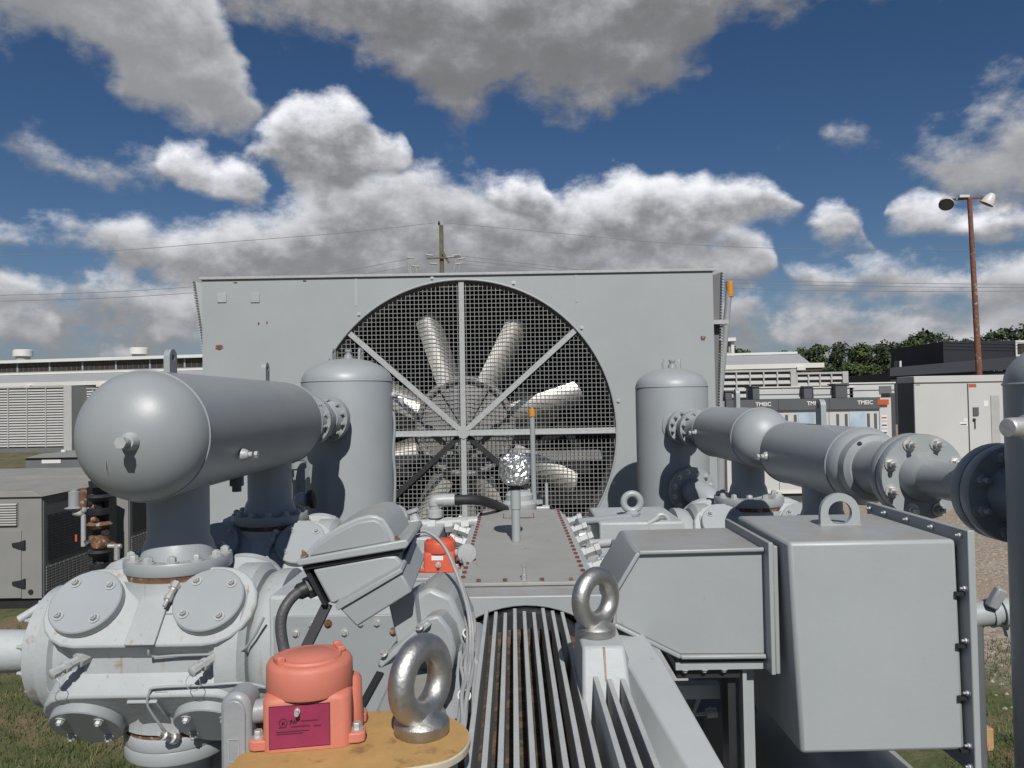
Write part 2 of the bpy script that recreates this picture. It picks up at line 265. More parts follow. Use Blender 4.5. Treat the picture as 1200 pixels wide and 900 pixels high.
# ------------------------------------------------------------------ mesh helpers
def frame_of(d):
    d = Vector(d).normalized(); a = Vector((0, 0, 1)) if abs(d.z) < .9 else Vector((1, 0, 0))
    u = a.cross(d).normalized(); v = d.cross(u); return u, v, d
class MB:
    def __init__(s): s.v = []; s.f = []
    def add(s, vs, fs):
        o = len(s.v); s.v += [Vector(p) for p in vs]; s.f += [tuple(i + o for i in f) for f in fs]; return s
    def box(s, c, h, rot=None):             # centre, half sizes
        c = Vector(c); p = [Vector((x * h[0], y * h[1], z * h[2])) for x in (-1, 1) for y in (-1, 1) for z in (-1, 1)]
        if rot is not None: p = [rot @ q for q in p]
        return s.add([c + q for q in p], [(0, 1, 3, 2), (4, 6, 7, 5), (0, 4, 5, 1), (2, 3, 7, 6), (0, 2, 6, 4), (1, 5, 7, 3)])
    def bx(s, x0, x1, y0, y1, z0, z1): return s.box(((x0 + x1) / 2, (y0 + y1) / 2, (z0 + z1) / 2), ((x1 - x0) / 2, (y1 - y0) / 2, (z1 - z0) / 2))
    def bar(s, a, b, w, h, up=(0, 0, 1)):   # rectangular bar from a to b
        a = Vector(a); b = Vector(b); d = (b - a); l = d.length; d.normalize(); up = Vector(up)
        x = up.cross(d)
        if x.length < 1e-4: x = Vector((1, 0, 0)).cross(d)
        x.normalize(); z = d.cross(x); return s.box((a + b) / 2, (w / 2, l / 2, h / 2), Matrix((x, d, z)).transposed())
    def lathe(s, o, d, prof, n=32, caps=True):   # prof: list of (along, radius)
        u, v, d = frame_of(d); o = Vector(o); vs = []; fs = []
        rings = []
        for (t, r) in prof:
            if r < 1e-6: rings.append([len(vs)]); vs.append(o + d * t)
            else:
                rings.append(list(range(len(vs), len(vs) + n)))
                for k in range(n):
                    a = 2 * PI * k / n; vs.append(o + d * t + (u * math.cos(a) + v * math.sin(a)) * r)
        for A, B in zip(rings, rings[1:]):
            for k in range(n):
                k2 = (k + 1) % n
                if len(A) == 1 and len(B) == 1: continue
                if len(A) == 1: fs.append((A[0], B[k2], B[k]))
                elif len(B) == 1: fs.append((A[k], A[k2], B[0]))
                else: fs.append((A[k], A[k2], B[k2], B[k]))
        if caps:
            if len(rings[0]) > 1: fs.append(tuple(reversed(rings[0])))
            if len(rings[-1]) > 1: fs.append(tuple(rings[-1]))
        return s.add(vs, fs)
    def cyl(s, a, b, r, n=24, r2=None):
        a = Vector(a); b = Vector(b); return s.lathe(a, b - a, [(0, r), ((b - a).length, r if r2 is None else r2)], n)
    def tube(s, pts, r, n=10, sub=6):
        pts = [Vector(p) for p in pts]
        if sub > 1 and len(pts) > 2:
            q = []
            for i in range(len(pts) - 1):
                p0 = pts[max(0, i - 1)]; p1 = pts[i]; p2 = pts[i + 1]; p3 = pts[min(len(pts) - 1, i + 2)]
                for k in range(sub):
                    t = k / sub
                    q.append(.5 * ((2 * p1) + (p2 - p0) * t + (2 * p0 - 5 * p1 + 4 * p2 - p3) * t * t + (3 * p1 - p0 - 3 * p2 + p3) * t ** 3))
            q.append(pts[-1]); pts = q
        vs = []; fs = []; pu = None
        for i, p in enumerate(pts):
            d = (pts[min(i + 1, len(pts) - 1)] - pts[max(i - 1, 0)]).normalized()
            if pu is None: u = frame_of(d)[0]
            else:
                u = pu - d * pu.dot(d); u.normalize()
            pu = u; v = d.cross(u); rr = r[i] if isinstance(r, list) else r
            for k in range(n):
                a = 2 * PI * k / n; vs.append(p + (u * math.cos(a) + v * math.sin(a)) * rr)
        for i in range(len(pts) - 1):
            for k in range(n):
                k2 = (k + 1) % n; fs.append((i * n + k, i * n + k2, (i + 1) * n + k2, (i + 1) * n + k))
        fs.append(tuple(reversed(range(n)))); fs.append(tuple(range((len(pts) - 1) * n, len(pts) * n)))
        return s.add(vs, fs)
    def prism(s, poly, ext):                # polygon points, extruded by ext
        n = len(poly); ext = Vector(ext); vs = [Vector(p) for p in poly] + [Vector(p) + ext for p in poly]
        fs = [tuple(range(n)), tuple(reversed(range(n, 2 * n)))] + [(i, i + n, (i + 1) % n + n, (i + 1) % n) for i in range(n)]
        return s.add(vs, fs)
    def torus(s, c, d, R0, r, n=40, m=14):
        u, v, d = frame_of(d); c = Vector(c); vs = []; fs = []
        for i in range(n):
            a = 2 * PI * i / n; e = u * math.cos(a) + v * math.sin(a)
            for j in range(m):
                b = 2 * PI * j / m; vs.append(c + e * (R0 + r * math.cos(b)) + d * (r * math.sin(b)))
        for i in range(n):
            for j in range(m):
                i2 = (i + 1) % n; j2 = (j + 1) % m; fs.append((i * m + j, i2 * m + j, i2 * m + j2, i * m + j2))
        return s.add(vs, fs)
OFF = {}
def fixnorm(me):
    bm = bmesh.new(); bm.from_mesh(me); bmesh.ops.recalc_face_normals(bm, faces=bm.faces); bm.to_mesh(me); bm.free()
def mesh_of(name, mb, off=Vector(), smooth=True, ang=38):
    me = bpy.data.meshes.new(name); me.from_pydata([p - off for p in mb.v], [], mb.f); fixnorm(me)
    if smooth:
        me.polygons.foreach_set('use_smooth', [True] * len(me.polygons)); me.set_sharp_from_angle(angle=R(ang))
    return me
def thing(name, label, cat, loc=(0, 0, 0), group=None):
    o = bpy.data.objects.new(name, None); C.objects.link(o); o.location = loc; o.empty_display_size = .1
    o['label'] = label; o['category'] = cat
    if group: o['group'] = group
    OFF[o] = Vector(loc); return o
def part(name, mb, m, parent, bev=0, smooth=True, kind=None, label=None, ang=38):
    off = OFF.get(parent, Vector()); me = mesh_of(name, mb, off, smooth, ang); me.materials.append(M[m])
    o = bpy.data.objects.new(name, me); C.objects.link(o); o.parent = parent; OFF[o] = off
    if bev:
        b = o.modifiers.new('bevel', 'BEVEL'); b.width = bev; b.segments = 2; b.limit_method = 'ANGLE'; b.angle_limit = R(40); b.harden_normals = False
    if kind: o['kind'] = kind
    if label: o['label'] = label
    return o
def single(name, mb, m, label, cat, group=None, bev=0, kind=None, smooth=True):
    lo = Vector((min(p.x for p in mb.v), min(p.y for p in mb.v), min(p.z for p in mb.v))); hi = Vector((max(p.x for p in mb.v), max(p.y for p in mb.v), 0))
    c = Vector(((lo.x + hi.x) / 2, (lo.y + hi.y) / 2, lo.z)); me = mesh_of(name, mb, c, smooth); me.materials.append(M[m])
    o = bpy.data.objects.new(name, me); C.objects.link(o); o.location = c
    if bev:
        b = o.modifiers.new('bevel', 'BEVEL'); b.width = bev; b.segments = 2; b.limit_method = 'ANGLE'; b.angle_limit = R(40)
    if label: o['label'] = label; o['category'] = cat
    if group: o['group'] = group
    if kind: o['kind'] = kind
    return o
CACHE = {}
def inst(name, key, mk, m, parent, loc, d=(0, 0, 1), spin=0):      # shared mesh, local +Z turned to d
    k = (key, m)
    if k not in CACHE:
        me = mesh_of(key, mk()); me.materials.append(M[m]); CACHE[k] = me
    o = bpy.data.objects.new(name, CACHE[k]); C.objects.link(o); o.parent = parent
    off = OFF.get(parent, Vector()); OFF[o] = off
    q = Vector((0, 0, 1)).rotation_difference(Vector(d).normalized()) @ Quaternion((0, 0, 1), spin)
    o.matrix_local = Matrix.Translation(Vector(loc) - off) @ q.to_matrix().to_4x4(); return o
def hexbolt(r, h, washer=True, stud=0):
    def mk():
        b = MB()
        if washer: b.lathe((0, 0, 0), (0, 0, 1), [(0, r * 1.75), (h * .22, r * 1.75)], 14)
        b.lathe((0, 0, h * .22), (0, 0, 1), [(0, r * 1.15), (h * .65, r * 1.15), (h * .8, r)], 6)
        if stud: b.lathe((0, 0, h), (0, 0, 1), [(-.1 * h, r * .62), (stud * .85, r * .62), (stud, r * .5)], 10)
        return b
    return mk
def copy_tree(o, parent=None):
    c = o.copy(); C.objects.link(c); c.parent = parent
    for ch in list(o.children): copy_tree(ch, c)
    return c
def text_mesh(txt, size, m):
    cu = bpy.data.curves.new('t', 'FONT'); cu.body = txt; cu.size = size; cu.align_x = 'CENTER'; cu.align_y = 'CENTER'; cu.extrude = .0008; cu.offset = size * .02
    ob = bpy.data.objects.new('t', cu); C.objects.link(ob); dg = bpy.context.evaluated_depsgraph_get()
    me = bpy.data.meshes.new_from_object(ob.evaluated_get(dg)); bpy.data.objects.remove(ob); me.materials.clear(); me.materials.append(M[m]); return me
def lettering(txt, size, m, parent, loc, rx=90, rz=0, sx=1):
    me = text_mesh(txt, size, m); o = bpy.data.objects.new('lettering', me); C.objects.link(o); o.parent = parent
    o.matrix_local = Matrix.Translation(Vector(loc) - OFF.get(parent, Vector())) @ Matrix.Rotation(R(rz), 4, 'Z') @ Matrix.Rotation(R(rx), 4, 'X') @ Matrix.Diagonal((sx, 1, 1, 1)); OFF[o] = OFF.get(parent, Vector()); return o
def structure(name, mb, m):
    me = mesh_of(name, mb); me.materials.append(M[m]); o = bpy.data.objects.new(name, me); C.objects.link(o); o['kind'] = 'structure'; return o
def flange(parent, c, d, r, t, nb, br, m='paint', pcr=None, side=1, name='flange', bolts=True, key='', stud=.02, spin=0, bm='bolt_zinc'):
    c = Vector(c); u, v, dd = frame_of(d)
    o = part(name, MB().lathe(c, dd, [(0, r * .985), (t * .12, r), (t * .88, r), (t, r * .985)], 40), m, parent)
    if bolts:
        pcr = pcr or r * .8
        for k in range(nb):
            a = 2 * PI * (k + .5) / nb + spin; p = c + (u * math.cos(a) + v * math.sin(a)) * pcr
            inst('bolt', f'bolt{br:.4f}{stud}', hexbolt(br, br * 1.5, True, stud), bm, o, p + (dd * t if side > 0 else dd * 0), dd if side > 0 else -dd, k * .7)
    return o
def head(r, depth, n=9, start=0):            # elliptical dished end profile, from the seam outwards
    return [(start + depth * math.sin(a), r * math.cos(a)) for a in [PI / 2 * k / n for k in range(n)]] + [(start + depth, 0)]
def lug(parent, base, up, along, w, h, t, hole, m='paint'):   # lifting lug with an eye
    base = Vector(base); up = Vector(up).normalized(); al = Vector(along).normalized(); nrm = al.cross(up).normalized()
    vs = []; K = 20; c = base + up * (h - w / 2)
    out = []; inn = []
    for k in range(K):
        a = 2 * PI * k / K; cx = math.cos(a); sz = math.sin(a)
        if sz >= -.01: q = c + al * (cx * w / 2) + up * (sz * w / 2)
        else:
            tx = cx * w * .62; q = base + al * max(-w / 2, min(w / 2, tx))
        out.append(q); inn.append(c + (al * cx + up * sz) * hole)
    mb = MB(); vs = [p - nrm * t / 2 for p in out] + [p - nrm * t / 2 for p in inn] + [p + nrm * t / 2 for p in out] + [p + nrm * t / 2 for p in inn]; fs = []
    for k in range(K):
        k2 = (k + 1) % K
        fs += [(k, k2, K + k2, K + k), (2 * K + k, 3 * K + k, 3 * K + k2, 2 * K + k2), (k, 2 * K + k, 2 * K + k2, k2), (K + k, K + k2, 3 * K + k2, 3 * K + k)]
    return part('lifting_lug', mb.add(vs, fs), m, parent)
def coupling(parent, p, d, l=.035, r=.014, m='bolt_paint', name='plug'):
    d = Vector(d).normalized(); p = Vector(p)
    return part(name, MB().lathe(p - d * .01, d, [(0, r * 1.75), (.012, r * 1.6), (l * .75, r * 1.15), (l * .75, r * .8), (l * 1.2, r * .8)], 14).lathe(p + d * l * 1.15, d, [(0, r), (l * .35, r)], 6), m, parent)
# ------------------------------------------------------------------ ground
g = MB(); g.add([(-900, -300, 0), (900, -300, 0), (900, 1500, 0), (-900, 1500, 0)], [(0, 1, 2, 3)]); structure('ground', g, 'ground')
# ================================================================== skid
SK = .42
t = thing('skid_base', 'dark grey steel skid carrying motor, compressor and vessels', 'skid', (0, 3.5, 0))
for xx in (-1.0, -.35, .35, 1.0):
    b = MB(); b.bx(xx - .1, xx + .1, -.6, 6.6, SK - .03, SK); b.bx(xx - .1, xx + .1, -.6, 6.6, .02, .05); b.bx(xx - .012, xx + .012, -.6, 6.6, .05, SK - .03); part('beam', b, 'skid', t)
for yy in (-.6, .8, 2.2, 3.4, 4.6, 6.58): part('cross_beam', MB().bx(-1.1, 1.1, yy, yy + .14, .06, SK - .035), 'skid', t)
part('deck_plate', MB().bx(-1.15, 1.15, -.6, 6.7, SK + .001, SK + .012), 'skid', t)
# ================================================================== motor
AX, AZ = .03, E - .90                       # shaft line
t = thing('electric_motor', 'light grey electric motor with long straight cooling fins along its top', 'motor', (AX, 1.2, SK + .012))
b = MB(); b.lathe((AX, .1, AZ), (0, 1, 0), [(0, .20), (.02, .27), (.06, .285), (1.86, .285), (1.90, .27), (1.94, .14)], 48)
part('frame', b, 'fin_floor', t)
for k in range(12):
    fx = (k - 3) * .0243 - .003
    ztop = E - (.538 if k < 9 else .503) - (.004 if k % 3 else 0); y1 = (2.03 if k < 9 else 1.585) - .012 * (k % 3)
    q = [(fx - .0046, .35, ztop - .13), (fx - .0046, .35, ztop), (fx - .0046, y1 - .02, ztop), (fx - .0046, y1, ztop - .03), (fx - .0046, y1, ztop - .13)]
    part('fin', MB().prism(q, (.0092, 0, 0)), 'fin_paint', t, bev=.0012)
for sgn in (-1, 1):
    for k in range(9):                       # side fins below the rails
        a = R(8 - 11 * k); d = Vector((math.cos(a) * sgn, 0, math.sin(a)))
        part('fin', MB().bar(Vector((AX, .45, AZ)) + d * .33, Vector((AX, 1.98, AZ)) + d * .33, .10, .008, up=Vector((-d.z, 0, d.x))), 'fin_paint', t)
    def X(v): return AX + sgn * v
    if sgn < 0:
        rail = [(X(.150), 0, E - .735), (X(.207), 0, E - .555), (X(.285), 0, E - .553), (X(.375), 0, E - .80), (X(.30), 0, E - .86)]
        part('lifting_rail', MB().prism([(p[0], .45, p[2]) for p in rail], (0, 1.22, 0)), 'paint_motor', t, bev=.005)
        pad = [(X(.108), 0, E - .70), (X(.108), 0, E - .545), (X(.118), 0, E - .535), (X(.215), 0, E - .535), (X(.29), 0, E - .60), (X(.38), 0, E - .80)]
        part('eyebolt_pad', MB().prism([(p[0], 1.615, p[2]) for p in pad], (0, .27, 0)), 'paint_motor', t, bev=.005)
    else:
        sec = lambda y, o: [(.158 + o, y, E - .66), (.203 + o, y, E - .478), (.256 + o, y, E - .470), (.330 + o, y, E - .72), (.33 + o, y, E - .86)]
        secs_ = [[(.158, 1.66, E - .66), (.198, 1.66, E - .480), (.256, 1.66, E - .476), (.30, 1.66, E - .72), (.31, 1.66, E - .86)],
                 [(.158, 1.44, E - .66), (.205, 1.44, E - .488), (.272, 1.44, E - .486), (.32, 1.44, E - .72), (.32, 1.44, E - .86)],
                 [(.172, 1.20, E - .69), (.262, 1.20, E - .573), (.318, 1.20, E - .571), (.36, 1.20, E - .76), (.34, 1.20, E - .86)],
                 [(.20, .80, E - .78), (.325, .80, E - .71), (.385, .80, E - .71), (.40, .80, E - .82), (.36, .80, E - .88)]]
        fs_ = [(4, 3, 2, 1, 0), (15, 16, 17, 18, 19)]
        for q in range(3): fs_ += [(q * 5 + i, q * 5 + (i + 1) % 5, q * 5 + 5 + (i + 1) % 5, q * 5 + 5 + i) for i in range(5)]
        part('lifting_rail', MB().add(sum(secs_, []), fs_), 'paint_rail', t, bev=.004)
        zt_ = E - .4555
        part('eyebolt_pad', MB().add([(.122, 1.43, zt_), (.20, 1.43, zt_), (.20, 1.60, zt_), (.122, 1.60, zt_), (.112, 1.36, E - .64), (.21, 1.36, E - .62), (.30, 1.62, E - .70), (.112, 1.62, E - .68)], [(0, 1, 2, 3), (7, 6, 5, 4), (0, 4, 5, 1), (1, 5, 6, 2), (2, 6, 7, 3), (3, 7, 4, 0)]), 'paint_rail', t, bev=.006)
    part('foot', MB().bx(min(X(.24), X(.44)), max(X(.24), X(.44)), .3, 1.9, SK + .013, SK + .05).bx(min(X(.24), X(.30)), max(X(.24), X(.30)), .35, 1.85, SK + .05, AZ - .2), 'paint_motor', t)
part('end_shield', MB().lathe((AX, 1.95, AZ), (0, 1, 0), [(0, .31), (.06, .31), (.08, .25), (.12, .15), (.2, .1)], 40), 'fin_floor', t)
# rusty run below the right hand eyebolt pad
part('rust_streak', MB().prism([(.159, 1.4275, E - .4575), (.1635, 1.4275, E - .4575), (.1625, 1.372, E - .60), (.1605, 1.372, E - .60)], (0, .003, .001)), 'gasket', t)
def eyebolt(loc, rot, m, label, s=1.0, group=None, base=True):
    t = thing('lifting_eyebolt', label, 'eyebolt', loc, group); OFF[t] = Vector((0, 0, 0))
    part('ring', MB().torus((0, 0, .074 * s), (0, 1, 0), .0455 * s, .0185 * s, 44, 18), m, t)
    part('collar', MB().lathe((0, 0, 0), (0, 0, 1), [(0, .037 * s), (.004 * s, .0395 * s), (.016 * s, .0395 * s), (.021 * s, .035 * s), (.026 * s, .027 * s), (.032 * s, .02 * s)], 32), m, t)
    t.rotation_euler = (0, 0, R(rot)); return t
eyebolt(at(699, 741, 1.50), 42, 'chrome', 'steel eyebolt on the motor pad beside the hexagonal terminal box neck', .95).location.z = E - .455
# ================================================================== tan plate with switch and eyebolt
PZ = E - .486
t = thing('mounting_plate', 'tan rounded steel plate under the coral red switch', 'plate', (-.2, 1.13, PZ - .015))
pl = [(-.392, 1.055), (-.385, 1.032), (-.2, 1.03), (-.118, 1.045), (-.085, 1.07), (-.07, 1.11), (-.075, 1.155), (-.105, 1.20), (-.17, 1.225), (-.30, 1.225), (-.36, 1.20), (-.385, 1.12)]
n_ = len(pl); sm = []
for i in range(n_):
    p0, p1, p2, p3 = [Vector(pl[(i + j - 1) % n_]) for j in range(4)]
    for k in range(5):
        u = k / 5; sm.append(tuple(.5 * ((2 * p1) + (p2 - p0) * u + (2 * p0 - 5 * p1 + 4 * p2 - p3) * u * u + (3 * p1 - p0 - 3 * p2 + p3) * u ** 3)))
pl = sm
part('plate', MB().prism([(p[0], p[1], PZ - .001) for p in pl], (0, 0, -.012)), 'tan_edge', t, bev=.002)
part('top_face', MB().prism([(-.255 + (p[0] + .255) * .985, 1.13 + (p[1] - 1.13) * .98, PZ) for p in pl], (0, 0, -.0008)), 'tan_plate', t)
part('stud', MB().cyl((-.10, 1.12, PZ - .08), (-.10, 1.12, PZ - .0135), .012, 12), 'conduit', t)
part('bracket', MB().bar((-.33, 1.12, PZ - .014), (-.22, 1.12, PZ - .2), .05, .01), 'black_steel', t)
eyebolt((-.142, 1.145, PZ + .0005), 60, 'chrome', 'steel eyebolt standing on the tan plate beside the coral red switch', 1.04)
def red_switch(loc, rot, s, m, label, lab, plate):
    t = thing('vibration_switch', label, 'switch', loc, None); OFF[t] = Vector((0, 0, 0))
    def rr(w, d, r, z, n=5):                 # rounded rectangle
        out = []
        for cx, cy, a0 in ((w - r, d - r, 0), (-w + r, d - r, 90), (-w + r, -d + r, 180), (w - r, -d + r, 270)):
            for k in range(n + 1):
                a = R(a0 + 90 * k / n); out.append(Vector((cx + r * math.cos(a), cy + r * math.sin(a), z)) * s)
        return out
    secs = [(.0655, .058, .016, 0), (.0655, .058, .016, .006), (.066, .058, .018, .064), (.0645, .057, .022, .070), (.058, .052, .03, .074)]
    vs = []; fs = []; n = 24
    for q in secs: vs += rr(*q)
    for i in range(len(secs) - 1):
        for k in range(n): fs.append((i * n + k, i * n + (k + 1) % n, (i + 1) * n + (k + 1) % n, (i + 1) * n + k))
    fs.append(tuple(reversed(range(n)))); fs.append(tuple(range((len(secs) - 1) * n, len(secs) * n)))
    part('housing', MB().add(vs, fs), m, t, ang=50)
    b = MB().lathe((0, 0, .074 * s), (0, 0, 1), [(-.006 * s, .0655 * s), (-.003 * s, .067 * s), (.030 * s, .0665 * s), (.035 * s, .064 * s), (.0375 * s, .060 * s), (.0375 * s, .050 * s), (.0405 * s, .048 * s), (.0405 * s, .037 * s), (.042 * s, .035 * s), (.042 * s, 0)], 48)
    lid = part('lid', b, m, t); part('lid_seam_shade', MB().lathe((0, 0, .0655 * s), (0, 0, 1), [(0, .0635 * s), (.0024 * s, .0662 * s)], 40), 'ink', t)  # dark ring: the seam plus the lid edge's shadow, put in as colour
    for a in (25, 205):
        d = Vector((math.cos(R(a)), math.sin(R(a)), 0)); tt = Vector((-d.y, d.x, 0))
        part('lug', MB().box(d * .050 * s + Vector((0, 0, .1155 * s)), (.006 * s, .011 * s, .004 * s), Matrix.Rotation(R(a), 3, 'Z')).box(d * .05 * s + tt * .012 * s + Vector((0, 0, .1165 * s)), (.006 * s, .004 * s, .006 * s), Matrix.Rotation(R(a), 3, 'Z')), m, lid, bev=.002 * s)
    for sx, sy in ((-1, -1), (1, -1), (-1, 1), (1, 1)):
        p = Vector((sx * .074, sy * .036, 0)) * s
        ft = part('foot', MB().prism([Vector((sx * x, sy * .036 + y, .001)) * s for x, y in ((.058, -.016), (.078, -.016), (.086, -.011), (.088, 0), (.086, .011), (.078, .016), (.058, .016))], (0, 0, .014 * s)), m, t, bev=.002 * s)
        inst('bolt', f'swb{s}', hexbolt(.0062 * s, .010 * s), 'bolt_zinc', ft, p + Vector((0, 0, .015 * s)), (0, 0, 1), .4)
    if plate:
        nm = part('name_plate', MB().bx(-.054 * s, .034 * s, -.0596 * s, -.0581 * s, .006 * s, .062 * s), 'name_plate', t)
        part('border', MB().bx(-.055 * s, .035 * s, -.0588 * s, -.0579 * s, .005 * s, .063 * s), 'ink', nm)
        b = MB().torus((-.034 * s, -.0597 * s, .040 * s), (0, 1, 0), .0058 * s, .0006 * s, 24, 6); part('emblem', b, 'ink', nm)
        lettering('M', .006 * s, 'ink', nm, (-.034 * s, -.0605 * s, .040 * s)); lettering('FW', .0075 * s, 'ink', nm, (-.019 * s, -.0605 * s, .0405 * s))
        for (x0, x1, z) in ((-.008, .018, .041), (-.041, -.03, .034), (-.022, .005, .034), (.010, .022, .0335), (-.044, .004, .028), (-.044, -.005, .025)):
            part('print_line', MB().bx(x0 * s, x1 * s, -.0602 * s, -.0597 * s, (z - .0006) * s, (z + .0006) * s), 'ink', nm)
        part('button', MB().lathe((-.013 * s, -.0595 * s, .055 * s), (0, -1, 0), [(0, .0045 * s), (.004 * s, .0045 * s), (.004 * s, .003 * s), (.013 * s, .0035 * s)], 14), 'bolt_zinc', t)
        part('boss', MB().lathe((.061 * s, .012 * s, .003 * s), (0, 0, 1), [(0, .021 * s), (.07 * s, .019 * s), (.076 * s, .014 * s)], 20), m, t)
    else:
        part('label_tag', MB().bx(-.03 * s, .018 * s, -.0600 * s, -.0585 * s, .045 * s, .062 * s), 'white_label', t)
        part('button', MB().lathe((-.002 * s, -.058 * s, .028 * s), (0, -1, 0), [(0, .012 * s), (.006 * s, .012 * s), (.006 * s, .006 * s), (.02 * s, .006 * s)], 14), 'bolt_zinc', t)
        part('rim', MB().lathe((0, 0, .070 * s), (0, 0, 1), [(0, .066 * s), (.006 * s, .066 * s)], 40), m, t)
    t.rotation_euler = (0, 0, R(rot)); t.scale = (1, 1, 1.10); return t
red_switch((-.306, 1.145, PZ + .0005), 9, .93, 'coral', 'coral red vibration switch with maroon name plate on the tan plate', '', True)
red_switch(at(516, 667, 3.0), 0, .92, 'red_switch', 'small red vibration switch with white tag beside the crankcase', '', False)
# conduit body to the left of the switch
t = thing('conduit_fitting', 'grey cast conduit elbow screwed into the coral red switch', 'conduit fitting', (-.40, 1.14, PZ))
b = MB()
cx, cy = -.398, 1.115
prof = [(-.017, 0), (.017, 0)]
pts = []
for k in range(9): a = PI * k / 8; pts.append((cx + .0215 * math.cos(a), E - .405 - .02 + .0215 * math.sin(a)))
for k in range(9): a = PI + PI * k / 8; pts.append((cx + .0215 * math.cos(a), E - .52 + .0215 * math.sin(a)))
part('body', MB().prism([(p[0], cy - .025, p[1]) for p in pts], (0, .05, 0)), 'conduit', t, bev=.007)
part('cover', MB().prism([(cx + (p[0] - cx) * .72, cy - .0285, (E - .47) + (p[1] - (E - .47)) * .86) for p in pts], (0, .004, 0)), 'conduit', t, bev=.0015)
part('raised_frame', MB().bx(cx - .008, cx - .007, cy - .0297, cy - .0284, E - .497, E - .467).bx(cx + .006, cx + .007, cy - .0297, cy - .0284, E - .497, E - .467).bx(cx - .008, cx + .007, cy - .0297, cy - .0284, E - .467, E - .466).bx(cx - .008, cx + .007, cy - .0297, cy - .0284, E - .498, E - .497), 'bolt_paint', t)
part('hub', MB().cyl((cx + .015, cy, E - .440), (-.350, cy + .012, E - .440), .0165, 20), 'conduit', t)
# ================================================================== main terminal box
t = thing('main_terminal_box', 'large plain light grey steel terminal box with lifting lug on top', 'terminal box', (.7, 1.65, E - .69))
X0, X1, Y0, Y1, Z1, Z0 = .532, .858, 1.50, 1.845, E - .283, E - .692
top = MB(); top.add([(X0, Y0, Z1), (X1, Y0, Z1), (X1, Y1, Z1), (X0, Y1, Z1), (X0 + .014, Y0, Z0), (X1 + .006, Y0, Z0 + .002), (X1 + .006, Y1, Z0), (X0 + .014, Y1, Z0)],
    [(0, 1, 2, 3), (7, 6, 5, 4), (0, 4, 5, 1), (1, 5, 6, 2), (2, 6, 7, 3), (3, 7, 4, 0)])
part('box', top, 'paint_motor', t, bev=.008)
cv = part('bolted_cover', MB().bx(.8665, .880, 1.475, 1.895, E - .728, E - .262), 'paint_motor', t, bev=.002)
part('cover_gasket', MB().bx(.8615, .866, 1.515, 1.83, E - .69, E - .30), 'black_rubber', t)
for yy in (1.50, 1.60, 1.70, 1.80, 1.875):
    inst('bolt', 'tb', hexbolt(.0040, .005, True, .006), 'conduit', cv, (.8663, yy, E - .275), (-1, 0, 0))
for zz in (.375, .475, .575, .675, .715):
    inst('bolt', 'tb', hexbolt(.0040, .005, True, .006), 'conduit', cv, (.8663, 1.488, E - zz), (-1, 0, 0))
    part('clip', MB().bx(.850, .8663, 1.490, 1.4985, E - zz - .015, E - zz - .008), 'black_steel', cv)
    inst('bolt', 'tb2', hexbolt(.0040, .005, True, .006), 'conduit', cv, (.8803, 1.53, E - zz + .07), (1, 0, 0))
lp = Vector((.712, 1.69, Z1)); lug(t, lp + Vector((0, 0, -.002)), (0, 0, 1), (1, 0, 0), .086, .072, .012, .026, 'paint_motor')
part('weld_bead', MB().bx(.667, .757, 1.680, 1.701, Z1 - .002, Z1 + .003), 'paint_motor', t, bev=.0015)
# neck between motor and the box
nk = [at(748, 647, 1.58), at(904, 643, 1.58), at(908, 768, 1.58), at(797, 769, 1.58), at(719, 731, 1.58), at(720, 694, 1.58)]
ext = (0, .27, 0)
part('neck', MB().prism(nk, ext), 'paint_motor', t, bev=.006)
nf = [Vector(p) for p in nk]
cc = sum(nf, Vector()) / 6
rim = MB()
for i in range(6):
    a = nf[i]; c2 = nf[(i + 1) % 6]
    if i in (1,): continue
    rim.bar(a + Vector((0, -.0045, 0)), c2 + Vector((0, -.0045, 0)), .009, .011, up=(0, 1, 0))
part('weld_rim', rim, 'paint_motor', t, bev=.003)
part('neck_flange', MB().prism([(.508, 1.545, E - .292), (.508, 1.545, E - .555), (.508, 1.862, E - .555), (.508, 1.862, E - .292)], (.009, 0, 0)), 'paint_motor', t, bev=.0015)
part('box_flange', MB().prism([(.5185, 1.55, E - .300), (.5185, 1.55, E - .555), (.5185, 1.86, E - .555), (.5185, 1.86, E - .300)], (.009, 0, 0)), 'paint_motor', t, bev=.0015)
part('base_flange', MB().bx(.325, .515, 1.585, 1.85, E - .556, E - .5405), 'paint_motor', t)
part('lower_flange', MB().bx(.33, .46, 1.60, 1.84, E - .578, E - .562), 'black_steel', t)
for xx in (.345, .385, .425): inst('bolt', 'nb', hexbolt(.005, .007), 'bolt_paint', t, (xx, 1.592, E - .556), (0, 0, -1))
for (xx, w, y, z0, m) in ((.448, .016, 1.62, E - 1.5, 'black_steel'), (.470, .008, 1.60, E - 1.5, 'paint_motor'), (.487, .018, 1.625, E - 1.5, 'paint_motor')):
    part('support_post', MB().bx(xx - w / 2, xx + w / 2, y, y + .05, z0, E - .558), m, t)
part('support_base', MB().bx(.40, .62, 1.6, 1.8, SK + .013, E - 1.499), 'skid', t)
part('cross_brace', MB().bx(.335, .445, 1.70, 1.73, E - .66, E - .63), 'paint_motor', t)
# small valve in the gap below the neck
t = thing('drain_valve', 'small pale pipe valve in the gap below the terminal box neck', 'valve', at(815, 838, 1.9))
part('pipe', MB().tube([at(823, 808, 1.9), at(812, 838, 1.9), at(838, 835, 1.9)], .006, 8, 1), 'bolt_paint', t)
part('valve_body', MB().cyl(at(828, 836, 1.89), at(840, 835, 1.89), .0115, 12).cyl(at(832, 829, 1.89), at(831, 836, 1.89), .004, 8), 'bolt_paint', t)
